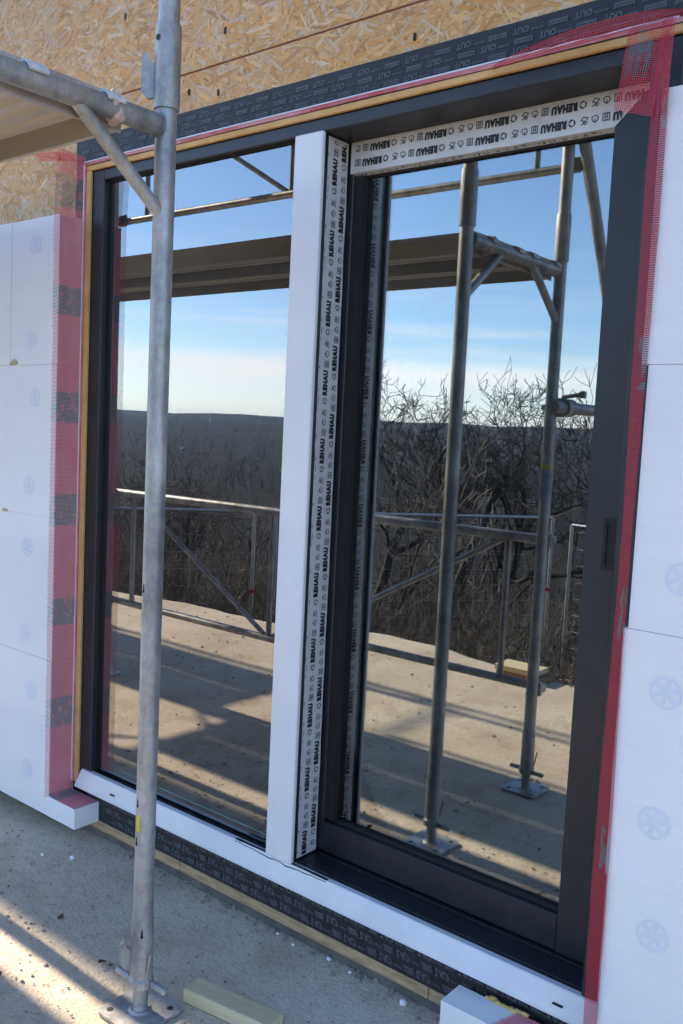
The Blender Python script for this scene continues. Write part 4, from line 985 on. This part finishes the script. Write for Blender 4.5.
for x0, x1, dy, nm in ((XB, XA, 0, 'in front of the door'), (XC, XB, 0, 'left of the door'), (-6.99, -4.42, SH, 'in the near outer row'), (-9.56, -6.99, SH, 'in the far outer row')):
    guard(x0, x1, Y2 - .050 + dy, .43, 'low tubular guard frame with V brace ' + nm)
    guard(x0, x1, Y2 - .085 + dy, 2.555, 'upper tubular guard frame above the planks ' + nm)
# raking shore and its tie tube
XR = XA + .052
rk = thing('raking_shore', (XR, -2.74, 0), 'slanting steel tube shoring the scaffold, mirrored beside the sash stile', 'tube')
MB().tube((XR, -2.74, .02), (XR, -1.07, 2.92), TUBE, n=18).build('tube', M['galv'], rk, smooth=True)
MB().rbox((XR - .07, -2.82, .001), (XR + .07, -2.66, .018), .006).build('foot_plate', M['galv'], rk)
tie = thing('tie_tube', (XA, -1.6, 1.58), 'short level scaffold tube with couplers, mirrored right of the outer upright', 'tube')
MB().tube((XR - .002, -1.13, 1.592), (XR - .002, -2.02, 1.592), TUBE, n=18).build('tube', M['galv'], tie, smooth=True)
c = MB(); yy = Y2 - .028
c.tube((XA, yy, 1.555), (XA, yy, 1.63), .036, n=16); c.tube((XR, yy - .035, 1.592), (XR, yy + .035, 1.592), .036, n=16)
c.rbox((XA - .052, yy - .014, 1.58), (XA - .03, yy + .014, 1.604), .004); c.tube((XR - .03, yy - .02, 1.635), (XR + .07, yy - .02, 1.650), .0085, n=8); c.rbox((XR + .045, yy - .033, 1.632), (XR + .07, yy - .007, 1.66), .004)
c.build('coupler', M['galv'], tie)

# ================================================================== SMALL THINGS ON THE TERRACE
def slat(name, c, size, rz, m_, label, cat):
    o = MB().rbox((-size[0] / 2, -size[1] / 2, 0), (size[0] / 2, size[1] / 2, size[2]), .002).build(name, m_, None)
    o.location = c; o.rotation_euler.z = rz; return tag(o, label, cat)
slat('timber_offcut', (1.155, -.352, .001), (.265, .060, .036), R(9), M['pine'], 'short pale squared timber offcut lying beside the scaffold foot', 'wood')
tb = thing('timber_boards', (.15, -2.80, 0), 'short stacked board ends at the terrace edge, mirrored beside the outer upright', 'wood')
MB().rbox((-.02, -2.89, .001), (.29, -2.72, .042), .002).build('board', M['pine_dark'], tb)
MB().rbox((-.03, -2.885, .0425), (.25, -2.715, .075), .002).build('board', M['pine'], tb)
mt_ = thing('mortar_lump', (XA, -.645, TR), 'pinkish lump of dried mortar stuck on the transom beside the upright', 'mortar')
for k, (dy_, dz_, r_, mm_) in enumerate(((0, .004, .0255, 'plaster'), (.006, -.012, .0235, 'plaster'), (-.008, .012, .0215, 'plaster'))):
    blob(mt_, 'lump', (XA + .006 * (k - 1), -.645 + dy_, TR + dz_), (r_, .016, r_), M[mm_], k + 20, 3)
def leaf(x, y, s, m_, label, seed):
    V = []; F = []; n = 7
    for i in range(n + 1):
        t = i / n; w = math.sin(math.pi * min(1, t * 1.02)) ** .8 * .34
        for k in (-1, 0, 1): V.append(((t - .5) * s, k * w * s, s * (.14 + .10 * abs(k) + .18 * math.sin(t * 3 + seed) + .06 * mnoise.noise(Vector((t * 6, k, seed))))))
    for i in range(n):
        for j in range(2): a = i * 3 + j; F.append((a, a + 3, a + 4, a + 1))
    o = MB().add(V, F).build('dry_leaf', m_, None, fix=False); o.location = (x, y, .0); o.rotation_euler.z = seed * 1.7
    tag(o, label, 'leaf', 'dry leaves on the terrace')
leaf(.750, -.442, .030, M['leaf_red'], 'dark red curled leaf lying just left of the scaffold foot', 1.0)
leaf(.772, -.430, .018, M['leaf_red'], 'tiny dark leaf tip beside the red curled leaf', 2.0)
leaf(.470, -.386, .026, M['leaf_brown'], 'brown curled leaf lying in the shade left of the upright', 3.0)
leaf(.45, -.60, .022, M['leaf_brown'], 'brown leaf in the sunlit strip near the lower left corner', 4.0)
leaf(.60, -.655, .018, M['leaf_brown'], 'small brown leaf at the bottom edge left of the base plate', 5.0)
rd = random.Random(3)
for k, (x, y, s, lb) in enumerate([(1.18, -.005, .008, 'white foam crumb by the plinth, below the white post'), (1.26, -.012, .006, 'tiny white foam crumb by the plinth right of the post'), (1.445, -.022, .012, 'largest white foam crumb by the plinth'), (1.565, -.040, .010, 'white foam crumb left of the foam block'), (.19, -.155, .012, 'white foam crumb under the left insulation corner'), (.10, -.21, .008, 'small white foam crumb below the left insulation boards'), (.99, -.01, .006, 'small white foam crumb by the plinth near the upright'), (1.06, -.02, .006, 'small white foam crumb by the plinth under the post')]):
    o = blob(None, 'foam_crumb', (x, y, s * .55), (s, s * .8, s * .7), M['crumb'], k, 1); tag(o, lb, 'crumb', 'foam crumbs along the plinth')
# grit and clods scattered over the terrace
V = []; F = []
for k in range(2600):
    if k < 1300: x = rd.uniform(-.4, 2.2); y = rd.uniform(-.95, 0)
    else: x = rd.uniform(-6, 2.5); y = rd.uniform(-2.95, -.3)
    if k % 9 == 0: x = rd.uniform(.2, 1.9); y = .012 - .06 * rd.random() ** 2
    s = rd.choice((.0018, .0025, .0035, .005)) * (1.0 if k < 1300 else 1.8) * rd.uniform(.7, 1.3); b = len(V)
    V += [(x + s * rd.uniform(.7, 1.2), y, 0), (x - s, y + s * rd.uniform(.5, 1), 0), (x - s * .4, y - s * rd.uniform(.7, 1.2), 0), (x + s * .2, y + s * .1, s * rd.uniform(.6, 1.1)), (x + s * .3, y + s * .9, .0)]
    F += [(b, b + 4, b + 3), (b + 4, b + 1, b + 3), (b + 1, b + 2, b + 3), (b + 2, b, b + 3)]
g = MB().add(V, F).build('grit', M['gritty'], None, fix=False); tag(g, 'fine grit and clods scattered over the terrace', 'grit', kind='stuff')

# ================================================================== HAZE over the valley
hz = MB().box((-6300, -6300, -340), (6300, 6300, 70)).build('haze', None, None)
hm = bpy.data.materials.new('valley_haze'); hm.use_nodes = True; hn = hm.node_tree; hn.nodes.remove(hn.nodes['Principled BSDF'])
pv = hn.nodes.new('ShaderNodeVolumePrincipled'); pv.inputs['Color'].default_value = (.42, .66, 1.0, 1); pv.inputs['Density'].default_value = 7e-5; pv.inputs['Anisotropy'].default_value = .2
hn.links.new(pv.outputs[0], hn.nodes['Material Output'].inputs['Volume'])
hz.data.materials.append(hm); hz['kind'] = 'stuff'; hz['label'] = 'thin bluish winter haze over the valley'; hz['category'] = 'haze'
